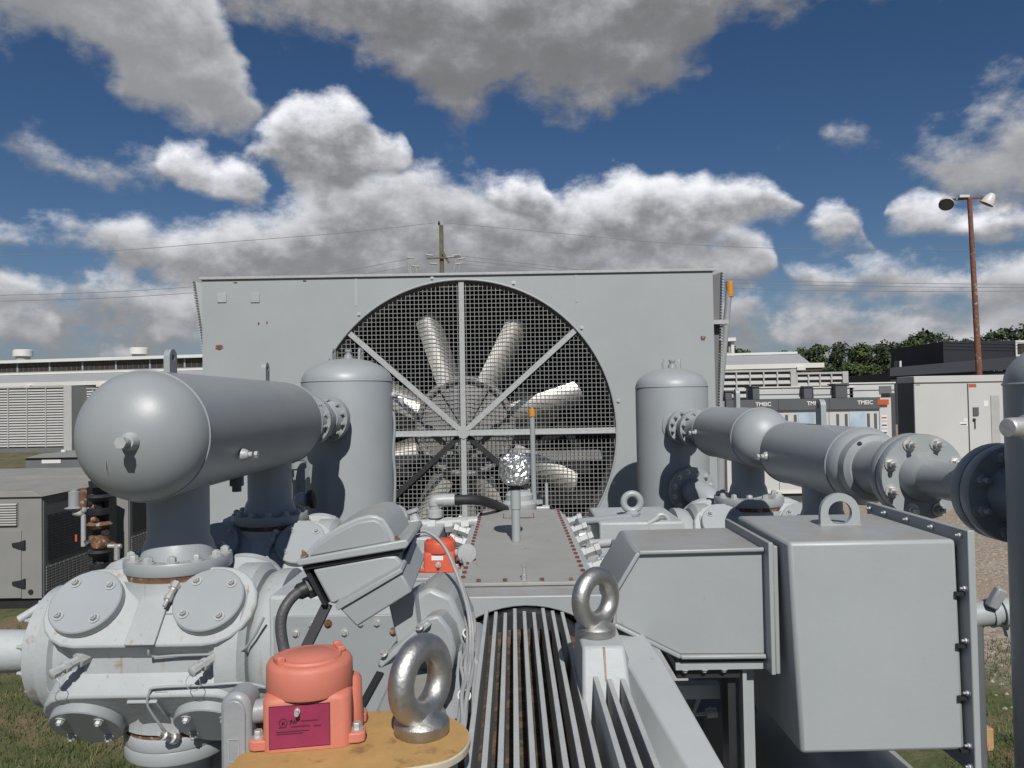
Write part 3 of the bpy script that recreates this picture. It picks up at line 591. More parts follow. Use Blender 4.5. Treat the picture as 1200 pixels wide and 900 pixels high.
# dark junction box further down
t = thing('junction_box', 'dark blue grey junction box on the skid below the terminal box', 'junction box', (.52, 2.0, SK + .012))
part('box', MB().bx(.47, .60, 1.98, 2.2, SK + .013, E - .80), 'skid', t, bev=.004); part('lid', MB().prism([(.46, 1.97, E - .799), (.61, 1.97, E - .799), (.61, 2.1, E - .72), (.48, 2.1, E - .70)], (0, .1, 0)), 'skid', t)
# ================================================================== auxiliary terminal box (left, tilted)
t = thing('auxiliary_terminal_box', 'tilted light grey cast terminal box with domed lid on the motor shoulder', 'terminal box', at(470, 740, 1.55))
YF = 1.46
lidp = [(351, 657), (356, 651), (368, 637), (382, 626), (398, 616), (418, 607), (432, 603.5), (441, 604), (449, 608), (455, 616), (461, 627), (465, 637)]
part('domed_lid', MB().prism([at(x, y, YF + .012) for x, y in lidp], (0, .20, 0)), 'paint_motor', t, bev=.012)
inner = [(362, 652), (374, 638), (388, 628), (402, 620), (420, 612), (438, 609), (446, 613), (452, 622), (458, 635)]
part('lid_face', MB().prism([at(x, y, YF + .009) for x, y in inner], (0, .006, 0)), 'paint_motor', t, bev=.003)
fl = [(348, 656), (476, 632), (479, 638), (476, 643), (350, 664), (347, 661)]
part('lid_flange', MB().prism([at(x, y, YF) for x, y in fl], (0, .235, 0)), 'paint_motor', t, bev=.003)
part('gasket', MB().prism([at(x, y, YF + .01) for x, y in ((354, 664.5), (472, 644.5), (472, 648), (356, 668))], (0, .21, 0)), 'black_rubber', t)
bd = [(366, 667.5), (452, 651), (464, 651), (471, 660), (470, 667), (392, 708), (387, 708)]
part('body', MB().prism([at(x, y, YF + .012) for x, y in bd], (0, .19, 0)), 'paint_motor', t, bev=.005)
gp = [at(362, 668, YF + .02), at(368, 668, YF + .02), at(389, 709, YF + .02), at(384, 709, YF + .02)]
part('gland_plate', MB().prism([p + Vector((-.010, 0, 0)) for p in gp], (0, .17, 0)), 'black_steel', t)
mb_ = [(397, 713), (470, 671), (483, 694), (418, 735)]
part('mount_box', MB().prism([at(x, y, YF - .01) for x, y in mb_], (.006, .17, .03)), 'paint_motor', t, bev=.004)
part('mount_flange', MB().prism([at(x, y, YF - .016) for x, y in ((392, 710), (469, 666), (472, 671), (396, 716))], (.006, .18, .03)), 'paint_motor', t, bev=.002)
part('neck_leg', MB().prism([at(x, y, YF + .06) for x, y in ((455, 708), (484, 692), (491, 745), (470, 775))], (.01, .12, -.01)), 'paint_motor', t, bev=.004)
for (x, y) in ((466, 634), (357, 651)): inst('bolt', 'auxb', hexbolt(.0045, .006, True, .006), 'rust', t, at(x, y, YF + .012), (-.2, -.35, .9))
part('lid_eye', MB().torus(at(466, 605, YF + .22), (.6, -.7, .3), .020, .006, 20, 10), 'paint_motor', t)
# arm casting the box stands on
t2 = t
arm = [(440, 777), (498, 724), (514, 720), (528, 738), (534, 762), (530, 784), (520, 800), (508, 775), (500, 760), (443, 785)]
part('arm', MB().prism([at(x, y, 1.50) for x, y in arm], (.02, .16, -.01)), 'paint_motor', t2, bev=.008)
part('foot_plate', MB().prism([at(x, y, 1.485) for x, y in ((443, 776), (500, 728), (505, 733), (446, 784))], (.015, .17, -.005)), 'paint_motor', t2, bev=.003)
part('shoulder', MB().prism([at(x, y, 1.56) for x, y in ((484, 700), (503, 688), (530, 700), (545, 735), (548, 770), (530, 800), (500, 770), (486, 740))], (.01, .16, 0)), 'paint_motor', t2, bev=.01)
part('gusset', MB().prism([at(x, y, 1.47) for x, y in ((530, 842), (537, 765), (541, 762), (541, 842))], (0, .05, 0)), 'paint_motor', t2)
part('stay', MB().bar(at(446, 788, 1.5), at(420, 835, 1.45), .016, .006), 'black_steel', t2)
for (x, y) in ((450, 766), (492, 735)): inst('bolt', 'armb', hexbolt(.005, .007), 'bolt_zinc', t2, at(x, y, 1.482), (-.35, -.5, .8))
# black conduits
def hose(name, pts, r, m, label, cat, rings=0, group=None):
    b = MB().tube(pts, r, 12, 8)
    return single(name, b, m, label, cat, group)
hose('cable_conduit', [at(372, 690, 1.52), at(350, 694, 1.5), at(334, 712, 1.48), at(329, 735, 1.47), at(335, 770, 1.46), at(345, 800, 1.45)], .0105, 'grey_rubber', 'black ribbed conduit looping down from the gland of the tilted box', 'conduit')
t = thing('cable_gland', 'dark hexagonal cable gland on the side of the tilted terminal box', 'gland', at(360, 690, 1.5))
d = (at(349, 694, 1.5) - at(372, 684, 1.52)).normalized(); p0 = at(368, 686, 1.52)
part('nut', MB().lathe(p0, d, [(-.01, .022), (.016, .022)], 6), 'grey_rubber', t); part('sleeve', MB().lathe(p0, d, [(.0165, .016), (.03, .016), (.036, .012)], 16), 'black_steel', t)
single('flat_stay', MB().bar(at(384, 707, 1.50), at(358, 760, 1.47), .020, .006, up=(.3, 1, 0)), 'black_steel', 'flat black strap running down from the tilted terminal box', 'strap')
# loose pale cables beside the fins
for i, (dx, dy) in enumerate(((0, 0), (3, 4))):
    hose('loose_cable', [at(484 + dx, 625 + dy, 1.66), at(500 + dx, 623 + dy, 1.66), at(520 + dx, 640 + dy, 1.64), at(538 + dx, 680 + dy, 1.6), at(549 + dx, 720 + dy, 1.55), at(551 + dx, 760, 1.5), at(545 + dx, 800, 1.4)], .0035, 'cable', 'pale cable pair arching from the domed terminal lid to the fins', 'cable', group='cables arching from the terminal lid')
rc_ = random.Random(4)
for i in range(4):
    o = i * 4.0; w_ = lambda: rc_.uniform(-3.5, 3.5)
    hose('bundled_cable', [at(543 + o * .9, 716 + i, 1.62), at(549 + o * .4 + w_(), 735, 1.57 + w_() * .004), at(547 + o * .5, 757, 1.52), at(541 + o + w_(), 777, 1.46 + w_() * .005), at(546 + o * .5 + w_(), 797, 1.41), at(541 + o * .7 + w_(), 815, 1.36 + w_() * .005), at(535 + o + w_(), 845, 1.30), at(532 + o, 875, 1.24)], .0030 + .0008 * (i % 2), 'cable', 'pale cable in the tied bundle running down beside the motor fins', 'cable', group='cable bundle beside the fins')
for yy in (742, 778, 815): single('cable_tie', MB().torus(at(549 - (yy - 742) * .07, yy, 1.555 - (yy - 742) * .0025), (.1, -.6, .8), .011, .0018, 16, 6), 'white_label', 'thin pale tie round the cable bundle by the motor fins', 'cable tie', group='cable ties')
# ================================================================== compressor crankcase
FZ = E - .61
t = thing('gas_compressor', 'grey compressor crankcase with long flat bolted top cover', 'compressor', (AX, 3.4, SK + .012))
HW = .219
part('crankcase', MB().bx(AX - .26, AX + .26, 2.62, 4.36, SK + .013, FZ - .03), 'paint_rough', t, bev=.01)
cvr = part('top_cover', MB().bx(AX - HW, AX + HW, 2.60, 4.33, FZ - .012, FZ), 'paint_top', t, bev=.002)
part('cover_rim', MB().bx(AX - HW - .015, AX + HW + .015, 2.605, 4.345, FZ - .03, FZ - .0125), 'paint_rough', t)
for sgn in (-1, 1):
    for k in range(22):
        yy = 2.68 + k * .0765
        inst('bolt', 'covb', lambda: MB().lathe((0, 0, 0), (0, 0, 1), [(0, .009), (.007, .009)], 6), 'red_oxide', cvr, (AX + sgn * (HW - .008), yy, FZ), (0, 0, 1))
    for k in range(11):                       # side cover bolts and tubing blocks
        yy = 2.75 + k * .145
        inst('fitting', 'fitb', lambda: MB().lathe((0, 0, 0), (0, 0, 1), [(0, .03), (.02, .03), (.022, .022), (.06, .022), (.062, .028), (.085, .028)], 6), 'bolt_paint', t, (AX + sgn * .258, yy, FZ - .055 - .03 * (k % 2)), (sgn, 0, .35))
for xx in (-.155, -.065, .06, .16): inst('bolt', 'cvf', hexbolt(.008, .008, False), 'rust', cvr, (AX + xx, 2.625, FZ), (0, 0, 1))
part('vent_stud', MB().lathe((AX, 2.635, FZ), (0, 0, 1), [(0, .01), (.02, .01), (.02, .006), (.045, .006), (.047, .009), (.055, .009)], 10), 'bolt_zinc', cvr)
part('data_plate', MB().bx(AX - .09, AX + .075, 4.02, 4.18, FZ + .0005, FZ + .003), 'rust', cvr)
part('data_plate_face', MB().bx(AX - .085, AX + .07, 4.03, 4.17, FZ + .0035, FZ + .005), 'paint_top', cvr)
# flywheel housing with arched opening towards the motor
ar = []; RA = .36; cz = FZ - .045 - RA
for k in range(25):
    a = R(20 + 140 * k / 24); ar.append((AX + RA * math.cos(a), 2.60, cz + RA * math.sin(a)))
poly = [(AX + .40, 2.60, ar[0][2])] + ar + [(AX - .40, 2.60, ar[-1][2]), (AX - .40, 2.60, FZ - .16), (AX - .27, 2.60, FZ - .0125), (AX + .27, 2.60, FZ - .0125), (AX + .40, 2.60, FZ - .16)]
part('flywheel_housing', MB().prism(poly, (0, -.13, 0)), 'paint_motor', t, bev=.004)
part('flywheel', MB().lathe((AX, 2.4, AZ), (0, 1, 0), [(0, .1), (.01, .24), (.15, .24)], 40), 'black_steel', t)
part('oil_filter_head', MB().lathe((AX, 4.47, FZ - .05), (0, 0, 1), [(0, .09), (.03, .1), (.07, .1), (.09, .08), (.12, .08), (.14, .06)], 28), 'bolt_paint', t)
# ------------------------------------------------------------------ pole with foil wrapped head on the cover
PB = Vector((at(605, 634, 3.36).x, 3.36, FZ))
t = thing('breather_pipe', 'grey stand pipe with foil wrapped head on the crankcase cover', 'breather', PB)
part('pipe', MB().lathe(PB, (0, 0, 1), [(.001, .019), (.14, .019), (.142, .022), (.225, .022)], 20), 'paint', t)
part('collar', MB().lathe(PB, (0, 0, 1), [(.2255, .024), (.245, .024)], 20), 'black_steel', t)
ctl = [(.2455, .028), (.252, .046), (.268, .060), (.295, .067), (.33, .069), (.355, .066), (.372, .055), (.382, .03), (.385, .004)]
fp = []
for (h0, r0), (h1, r1) in zip(ctl, ctl[1:]):
    for k in range(4): fp.append((h0 + (h1 - h0) * k / 4, r0 + (r1 - r0) * k / 4))
b = MB().lathe(PB, (0, 0, 1), fp + [(.385, .004), (.385, 0)], 56)
rnd = random.Random(3)
for p in b.v:
    d = p - PB; d.z = 0
    if d.length > .02: p += d.normalized() * rnd.uniform(-.005, .004) + Vector((0, 0, rnd.uniform(-.003, .003)))
part('foil_wrap', b, 'foil', t, smooth=False)
# pipe with orange cap behind the crankcase
t = thing('vent_pipe', 'thin upright grey pipe with orange cap in front of the fan guard', 'pipe', at(626, 600, 4.6))
p0 = at(626, 592, 4.6); p1 = at(623.5, 487, 4.6)
part('pipe', MB().cyl(p0, p1, .016, 14), 'paint', t); part('cap', MB().lathe(p1, (0, 0, 1), [(-.005, .021), (.035, .019), (.04, .010), (.05, .010)], 12), 'orange_cap', t)
part('clamp', MB().bx(p0.x - .05, p0.x + .05, p0.y - .03, p0.y + .03, p0.z + .01, p0.z + .03), 'paint', t)
part('base_tee', MB().cyl(p0 + Vector((-.07, 0, -.02)), p0 + Vector((.09, 0, -.02)), .02, 12).cyl(p0 + Vector((-.03, -.02, -.03)), p0 + Vector((-.03, -.02, .1)), .01, 10).cyl(p0 + Vector((.075, 0, -.03)), p0 + Vector((.075, 0, .13)), .01, 10), 'bolt_paint', t)
part('post', MB().cyl((p0.x, p0.y, SK + .012), p0, .02, 10), 'paint', t)
# oil piping left of the crankcase: elbow, tee, black hose
t = thing('oil_piping', 'pale pipe elbow and tee fittings behind the small red switch', 'piping', at(510, 620, 4.0))
Yp = 4.0
part('header', MB().cyl(at(478, 616, Yp), at(560, 611, Yp), .028, 16), 'bolt_paint', t)
for px in (483, 502, 522, 541): part('union', MB().cyl(at(px, 616, Yp), at(px + 9, 615, Yp), .042, 8), 'bolt_paint', t)
part('riser', MB().cyl(at(510, 612, Yp), at(509, 588, Yp), .026, 16), 'bolt_paint', t); part('riser_collar', MB().lathe(at(510, 606, Yp), (0, 0, 1), [(0, .04), (.035, .04), (.04, .03)], 12), 'bolt_paint', t)
part('elbow', MB().tube([at(509, 592, Yp), at(509, 588, Yp), at(513, 586.5, Yp), at(520, 586.5, Yp)], .03, 12, 4), 'bolt_paint', t)
part('coupling', MB().cyl(at(519, 586.5, Yp), at(533, 586, Yp), .034, 10), 'bolt_paint', t)
part('valve', MB().lathe(at(487, 612, Yp), (-.3, 0, 1), [(0, .03), (.05, .022), (.055, .035), (.07, .035)], 8), 'bolt_paint', t)
part('support', MB().bx(at(500, 620, Yp).x, at(512, 620, Yp).x, Yp - .03, Yp + .03, SK + .012, at(500, 619, Yp).z), 'paint', t)
hose('oil_hose', [at(531, 586, 4.0), at(560, 586, 4.05), at(578, 591, 4.2), at(592, 597, 4.4), at(606, 604, 4.5)], .026, 'black_rubber', 'black rubber hose from the pipe elbow to the oil filter', 'hose')
# shelf for the small red switch, boxes along the crankcase sides
t = thing('side_shelf', 'pale steel shelf beside the crankcase carrying the small red switch', 'shelf', at(510, 690, 3.0))
zz = at(516, 667.5, 3.0).z
part('top', MB().bx(at(478, 667, 3.0).x, at(548, 667, 3.0).x, 2.86, 3.12, zz - .012, zz - .0005), 'paint_rough', t, bev=.003)
part('front', MB().bx(at(478, 667, 3.0).x, at(548, 667, 3.0).x, 2.86, 2.872, zz - .06, zz - .0125), 'paint_rough', t)
part('leg', MB().bx(-.32, -.28, 2.9, 2.94, SK + .013, zz - .0605), 'black_steel', t)
hose('instrument_cable', [at(541, 652, 2.95), at(545, 662, 2.9), at(541, 676, 2.8), at(528, 690, 2.7), at(523, 706, 2.6), at(520, 720, 2.5)], .007, 'cable', 'pale cable from the gauge by the small red switch', 'cable')
t = thing('gauge', 'round pale gauge housing between small red switch and crankcase', 'gauge', at(546, 648, 2.97))
part('case', MB().lathe(at(546, 648, 2.97), (.3, -1, .1), [(-.02, .03), (.015, .038), (.02, .036), (.022, .02)], 20), 'bolt_paint', t); part('stem', MB().cyl(at(531, 648, 3.0), at(541, 648, 2.98), .016, 12), 'bolt_paint', t)
# ================================================================== compressor cylinders
CD = .87                                    # cylinder axis below the eye
def stad(x0, x1, r, n=10):                  # stadium outline in (x, w)
    return [(x1 + r * math.cos(a), r * math.sin(a)) for a in [-PI / 2 + PI * k / n for k in range(n + 1)]] + [(x0 - r * math.cos(a), -r * math.sin(a)) for a in [-PI / 2 + PI * k / n for k in range(n + 1)]]
def make_cylinder(label):
    t = thing('compressor_cylinder', label, 'cylinder', (0, 0, 0), 'compressor cylinders')
    b = MB().lathe((0, 0, 0), (1, 0, 0), [(-.40, .225), (-.390, .243), (-.345, .246), (-.335, .228), (.33, .228), (.345, .25), (.38, .262), (.42, .262)], 56)
    b.bx(-.33, .34, -.195, .195, -.15, .15)
    part('barrel', b, 'paint_rough', t, bev=0)
    part('end_cover', MB().lathe((-.40, 0, 0), (-1, 0, 0), [(.002, .215), (.05, .215), (.06, .20), (.065, .12), (.07, .12)], 48), 'paint_rough', t)
    for k in range(12):
        a = 2 * PI * (k + .5) / 12; inst('bolt', 'cylb', hexbolt(.011, .016, True, .014), 'bolt_paint', t, (-.462, .175 * math.cos(a), .175 * math.sin(a)), (-1, 0, 0))
    part('clearance_bottle', MB().lathe((-.47, 0, -.02), (-1, 0, .0), [(.0, .085), (.02, .07), (.10, .075), (.5, .085), (.52, .07)], 32), 'paint_rough', t)
    part('crosshead_guide', MB().bx(.4205, .86, -.285, .285, -.40, .235), 'paint_rough', t, bev=.012)
    part('guide_neck', MB().bx(.8605, 1.04, -.25, .25, -.38, .10), 'paint_rough', t, bev=.012)
    sp = part('side_cover', MB().bx(.44, .85, -.298, -.2855, -.33, .17), 'paint', t, bev=.002)
    for k in range(8): inst('bolt', 'sideb', hexbolt(.008, .01), 'rust' if k % 4 == 3 else 'bolt_zinc', sp, (.46 + k * .054, -.2985, .145 - (.03 if k % 3 == 1 else 0)), (0, -1, 0))
    for k in range(6): inst('bolt', 'sideb', hexbolt(.008, .01), 'bolt_zinc', sp, (.46 + k * .075, -.2985, -.30), (0, -1, 0))
    part('support_leg', MB().bx(.50, .82, -.2, .2, SK - E + CD + .013, -.4005), 'skid', t)
    part('top_hump', MB().lathe((.22, 0, .0), (1, 0, 0), [(0, .24), (.015, .285), (.09, .285), (.11, .26)], 40), 'paint_rough', t)
    # four valve pockets, two covers each
    for sy in (-1, 1):
        for sz in (-1, 1):
            n = Vector((0, sy * .72, sz * .694)); w = Vector((0, -sy * .694 * sz * sz, sz * .72 * 1)); w = n.cross(Vector((1, 0, 0))); w = w if w.z * 1 > 0 else -w
            poly = [Vector((x, 0, 0)) + w * q + n * .12 for x, q in stad(-.225, .20, .150)]
            part('valve_pocket', MB().prism(poly, n * .155), 'paint_rough', t, bev=.008)
            lowp = [Vector((x, 0, 0)) + w * q + n * .2752 for x, q in ((-.05, -.152), (.05, -.152), (.05, .13), (-.05, .13))]
            part('pocket_bridge', MB().prism(lowp, n * .012), 'paint_rough', t, bev=.003)
            for xx in (-.225, .195):
                c = Vector((xx, 0, 0)) + n * .2755
                cov = part('valve_cover', MB().lathe(c, n, [(0, .116), (.003, .119), (.031, .119), (.035, .115), (.0355, .0)], 44), 'paint', t)
                for a in (40, 130, 220, 310):
                    p = c + n * .0358 + (Vector((1, 0, 0)) * math.cos(R(a)) + w * math.sin(R(a))) * .088
                    inst('bolt', 'valb', hexbolt(.0100, .015, True, .006), 'bolt_paint', cov, p, n, .3)
    # nozzles up and down
    for sz in (1, -1):
        part('nozzle', MB().lathe((0, 0, 0), (0, 0, sz), [(.15, .215), (.20, .198), (.215, .192), (.258, .192)], 48), 'paint_rough', t)
        part('gasket', MB().lathe((0, 0, .2585 * sz), (0, 0, sz), [(0, .181), (.0195, .181)], 40), 'rust', t)
    flange(t, (0, 0, -.2785), (0, 0, -1), .187, .045, 10, .014, 'paint_rough', .155)
    # raised strip with two indicator valves, oil lines
    part('raised_strip', MB().bx(-.22, .23, -.243, -.18, -.045, .035), 'paint_rough', t, bev=.004)
    for xx in (-.22, .235):
        o = part('indicator_valve', MB().lathe((xx, -.255, .03), (-.42, -.85, -.18), [(-.02, .026), (.014, .026), (.016, .016), (.045, .016), (.047, .021), (.062, .021), (.064, .014), (.08, .014), (.081, .018), (.105, .018), (.108, .013)], 8), 'bolt_paint', t)
        d = Vector((-.42, -.85, -.18)).normalized(); p = Vector((xx, -.255, .03)) + d * .10
        part('wire_loop', MB().torus(p + Vector((.0, 0, -.038)), (.2, 1, 0), .026, .0012, 20, 5), 'bolt_zinc', o)
    for sz in (1, -1):
        nn_ = Vector((0, -.72, .694 * sz)); w = Vector((0, .694 * sz, .72)) * (1 if sz > 0 else 1)
        if sz > 0: path = [(.06, -.185, .235), (.055, -.20, .205), (.03, -.255, .12), (.02, -.285, .06), (.03, -.265, .035), (.1, -.262, .037), (.3, -.262, .045), (.36, -.272, .09), (.40, -.27, .16)]
        else: path = [(.40, -.27, -.07), (.33, -.285, -.05), (.2, -.295, -.052), (.05, -.30, -.055), (.03, -.30, -.07), (.02, -.29, -.12), (.05, -.245, -.215), (.055, -.215, -.25)]
        part('oil_line', MB().tube(path, .0045, 8, 6), 'paint', t)
        part('fitting', MB().lathe((.06, -.18, .242) if sz > 0 else (.058, -.20, -.262), (-.1, -.7, -.55) if sz > 0 else (-.2, -.8, .5), [(-.02, .02), (.005, .02), (.006, .012), (.03, .012), (.032, .015), (.05, .015), (.052, .007), (.075, .007)], 8), 'bolt_zinc', t)
        part('tag', MB().box((.065, -.288 if sz < 0 else -.222, -.075 if sz < 0 else .163), (.02, .0008, .007), Matrix.Rotation(R(45 if sz > 0 else 60), 3, 'X')), 'gasket', t)
    return t
BXL = -1.245                                 # left bottle line
c1 = make_cylinder('grey compressor cylinder with round bolted valve covers, indicator valves toward the motor'); c1.location = (BXL, 2.86, E - CD)
c1['label'] = 'grey compressor cylinder with bolted valve covers under the near end of the single long bottle'
part('purge_pipe', MB().tube([(-.42, .04, .20), (-.47, .03, .17), (-.58, -.02, .10)], .016, 12, 1), 'paint_rough', c1)
c2 = copy_tree(c1); c2.location = (BXL + .02, 3.93, E - CD); c2['label'] = 'grey compressor cylinder under the long bottle, beside the domed vessel'
BXR = 1.30
c3 = copy_tree(c1); c3.location = (BXR, 3.25, E - CD); c3.rotation_euler = (0, 0, PI); c3['label'] = 'grey compressor cylinder behind the large terminal box'
c4 = copy_tree(c1); c4.location = (BXR, 4.27, E - CD); c4.rotation_euler = (0, 0, PI); c4['label'] = 'grey compressor cylinder below the round ended bottle next to the vessel'
for c in (c2, c3, c4):
    for ch in list(c.children):
        if ch.name.split('.')[0] in ('clearance_bottle', 'purge_pipe'): bpy.data.objects.remove(ch)
ob = eyebolt((0, 0, 0), 0, 'paint', 'grey painted eyebolt on the crosshead guide in front of the vessel', 1.0)
ob.location = at(741, 606, 4.2); ob.location.z = E - CD + .235
for c in (c4,): ob.location.z = E - CD + .236
t = thing('tubing_run', 'pale instrument tubing and valves beside the crankcase, below the painted eyebolt', 'tubing', at(700, 625, 3.9))
part('top_tube', MB().cyl(at(676, 612, 4.0), at(738, 606, 4.15), .02, 12), 'paint', t); part('second_tube', MB().cyl(at(690, 638, 3.55), at(740, 634, 3.6), .022, 12), 'bolt_paint', t)
part('cap', MB().cyl(at(679, 629, 3.75), at(688, 628, 3.75), .028, 14), 'bolt_zinc', t)
part('loop', MB().tube([at(757, 613, 4.05), at(768, 606, 4.05), at(776, 603, 4.05), at(783, 608, 4.05), at(782, 615, 4.05)], .012, 8, 5), 'bolt_paint', t); part('valve', MB().cyl(at(756, 616, 4.0), at(772, 606, 4.0), .016, 10), 'bolt_paint', t)
part('stand', MB().cyl(at(690, 640, 3.5), at(690, 618, 3.95), .012, 8), 'paint', t)
# ================================================================== pulsation bottles
def bottle(name, label, X, Z, r, y0, y1, noz, nr, hd, lugs, plugs, sup=None, far=True, nearn=None):
    t = thing(name, label, 'pressure vessel', (X, (y0 + y1) / 2, Z - r), 'pulsation bottles')
    prof = [(y0 - h, q) for h, q in reversed(head(r, hd))] + [(y0 + .001, r)] + [(y1, r)] + [(y1 + h, q) for h, q in head(r, hd * .85)][1:]
    part('shell', MB().lathe((X, 0, Z), (0, 1, 0), prof, 64), 'paint_gloss', t, ang=60)
    for yy in (y0, y1): part('weld_seam', MB().torus((X, yy, Z), (0, 1, 0), r + .0005, .0035, 64, 6), 'paint_gloss', t)
    for yy in noz:
        ztop = Z - r + .03; zb = E - CD + .2785 + .045
        part('nozzle', MB().lathe((X, yy, ztop), (0, 0, -1), [(-.06, nr), (0, nr), (ztop - zb - .07, nr), (ztop - zb - .05, nr * 1.1), (ztop - zb, nr * 1.22)], 40), 'paint_gloss', t)
        flange(t, (X, yy, E - CD + .2785), (0, 0, 1), .187, .045, 12, .014, 'paint', .160, bm='bolt_paint', stud=.004)
    for (yy, w, h) in lugs: lug(t, (X, yy, Z + r - .008), (0, 0, 1), (0, 1, 0), w, h, .022, w * .2, 'paint')
    for p, d in plugs: coupling(t, p, d)
    return t
ZL = E - .095; rl = .221
tb = bottle('pulsation_bottle', 'long grey horizontal pressure bottle with smooth dished end over two cylinders', BXL, ZL, rl, 2.60, 4.13, (2.86, 3.93), .108, .165,
   ((2.80, .062, .095), (3.88, .062, .10)), (((BXL + rl, 2.93, ZL - .09), (1, 0, 0)),), None)
coupling(tb, (BXL + .03, 2.60 - .163, ZL - .012), (0.05, -1, 0), .045, .019)
part('weld_scar', MB().bx(BXL - .052, BXL - .0505, 2.447, 2.452, ZL - .1, ZL + .015), 'gasket', tb)
part('drain_boss', MB().lathe((BXL + .04, 3.35, ZL - rl + .01), (0, 0, -1), [(0, .03), (.04, .03), (.04, .02), (.065, .02)], 12), 'skid', tb)
# nozzle to the vessel with a pair of flanges and a short spool
def spool(t, X, Z, ya, yb, r, fr, n, br, name='outlet'):
    part(name, MB().cyl((X, ya - .06, Z), (X, yb + .1, Z), r, 32), 'paint', t)
    part('outlet_neck', MB().lathe((X, ya, Z), (0, 1, 0), [(-.05, r * 1.35), (0, r * 1.05)], 32), 'paint', t)
VLX, VLY, VR = -1.19, 5.55, .324
part('outlet', MB().cyl((BXL, 4.20, ZL), (BXL, 5.30, ZL), .100, 32), 'paint', tb)
part('outlet_neck', MB().lathe((BXL, 4.26, ZL), (0, 1, 0), [(-.06, .165), (.0, .155), (.20, .115), (.28, .12), (.33, .135)], 36), 'paint', tb)
for yy in (4.645, 5.11):
    flange(tb, (BXL, yy, ZL), (0, -1, 0), .158, .045, 12, .0125, 'paint', .130, stud=.018, bm='conduit')
    flange(tb, (BXL, yy + .005, ZL), (0, 1, 0), .158, .042, 12, .0125, 'paint', .130, bolts=False)
part('spool_neck', MB().lathe((BXL, 4.695, ZL), (0, 1, 0), [(0, .13), (.06, .105)], 32).lathe((BXL, 5.064, ZL), (0, -1, 0), [(0, .13), (.06, .105)], 32), 'paint', tb)
# right: bottle beside the vessel (round near end), and the lower one in front of it
ZRF = E - .215; rf = .158
tf = bottle('pulsation_bottle', 'grey horizontal bottle with smooth round end bolted to the slim vessel', BXR, ZRF, rf, 4.03, 4.90, (4.27,), .088, .14,
   ((4.45, .058, .115),), (((BXR - rf + .004, 4.80, ZRF + .0), (-1, -.2, 0)),), None)
ZRN = E - .262; rn = .142
tn = bottle('pulsation_bottle', 'smaller grey horizontal bottle with flanged end facing the corner standpipe', BXR, ZRN, rn, 2.86, 3.62, (3.25,), .080, .12,
   ((3.24, .058, .115),), (((BXR - rn, 3.52, ZRN - .01), (-1, -.25, 0)),), None)
VRX, VRY, VRR = 1.275, 6.15, .285
part('outlet', MB().cyl((BXR, 4.95, ZRF), (BXR, 5.98, ZRF), .078, 32), 'paint', tf)
part('outlet_neck', MB().lathe((BXR, 5.0, ZRF), (0, 1, 0), [(-.05, .12), (.0, .115), (.2, .085), (.33, .09), (.37, .105)], 36), 'paint', tf)
for yy in (5.42, 5.80):
    flange(tf, (BXR, yy, ZRF), (0, -1, 0), .132, .042, 12, .011, 'paint', .108, stud=.016, bm='conduit')
    flange(tf, (BXR, yy + .005, ZRF), (0, 1, 0), .132, .04, 12, .011, 'paint', .108, bolts=False)
part('outlet', MB().lathe((BXR, 2.82, ZRN), (0, -1, 0), [(0, .10), (.05, .10), (.12, .085), (.26, .085), (.29, .095), (.333, .105)], 36), 'paint_gloss', tn)
part('reinforcing_pad', MB().lathe((BXR, 2.805, ZRN), (0, -1, 0), [(-.02, .125), (.045, .118), (.06, .10)], 36), 'paint_gloss', tn)
part('tell_tale_hole', MB().lathe((BXR - .060, 2.752, ZRN + .088), (-.4, -.6, .6), [(0, .008), (.0045, .008)], 12), 'black_steel', tn)
flange(tn, (BXR, 2.485, ZRN), (0, 1, 0), .136, .040, 8, .0125, 'paint', .112, bolts=False)
fl2 = flange(tn, (BXR, 2.480, ZRN), (0, -1, 0), .136, .040, 8, .0125, 'paint', .112, stud=.022)
tsp = thing('pipe_spool', 'grey pipe spool with bolted flanges between lower bottle and corner standpipe', 'pipe', (BXR, 2.4, ZRN - .15))
part('pipe', MB().lathe((BXR, 2.439, ZRN), (0, -1, 0), [(0, .080), (.02, .076), (.055, .058), (.06, .056), (.30, .056), (.335, .07), (.364, .076)], 36), 'paint', tsp)
flange(tsp, (BXR, 2.075, ZRN), (0, -1, 0), .128, .040, 8, .0125, 'paint', .103, bolts=False)
flange(tsp, (BXR, 2.030, ZRN), (0, -1, 0), .128, .040, 8, .0125, 'paint', .103, stud=.022, bm='paint')
part('neck', MB().lathe((BXR, 1.989, ZRN), (0, -1, 0), [(0, .078), (.05, .062), (.15, .062)], 32), 'paint', tsp)
tv = thing('standpipe', 'tall grey vertical pipe with rounded top and side nipple', 'pipe', (BXR + .0, 1.78, 0))
SPX, SPY, SPR = BXR + .03, 1.74, .185
part('shell', MB().lathe((SPX, SPY, 0), (0, 0, 1), [(.0, SPR), (E + .02, SPR)] + [(E + .02 + h, q) for h, q in head(SPR, .115)][1:], 64), 'paint_gloss', tv, ang=60)
part('weld_seam', MB().torus((SPX, SPY, E + .02), (0, 0, 1), SPR, .0035, 64, 6), 'paint_gloss', tv)
part('nipple', MB().lathe(at(1216, 500, 1.60), (-.93, -.36, .0), [(-.01, .026), (.035, .026), (.036, .021), (.085, .021), (.09, .018), (.091, 0)], 24), 'bolt_zinc', tv)
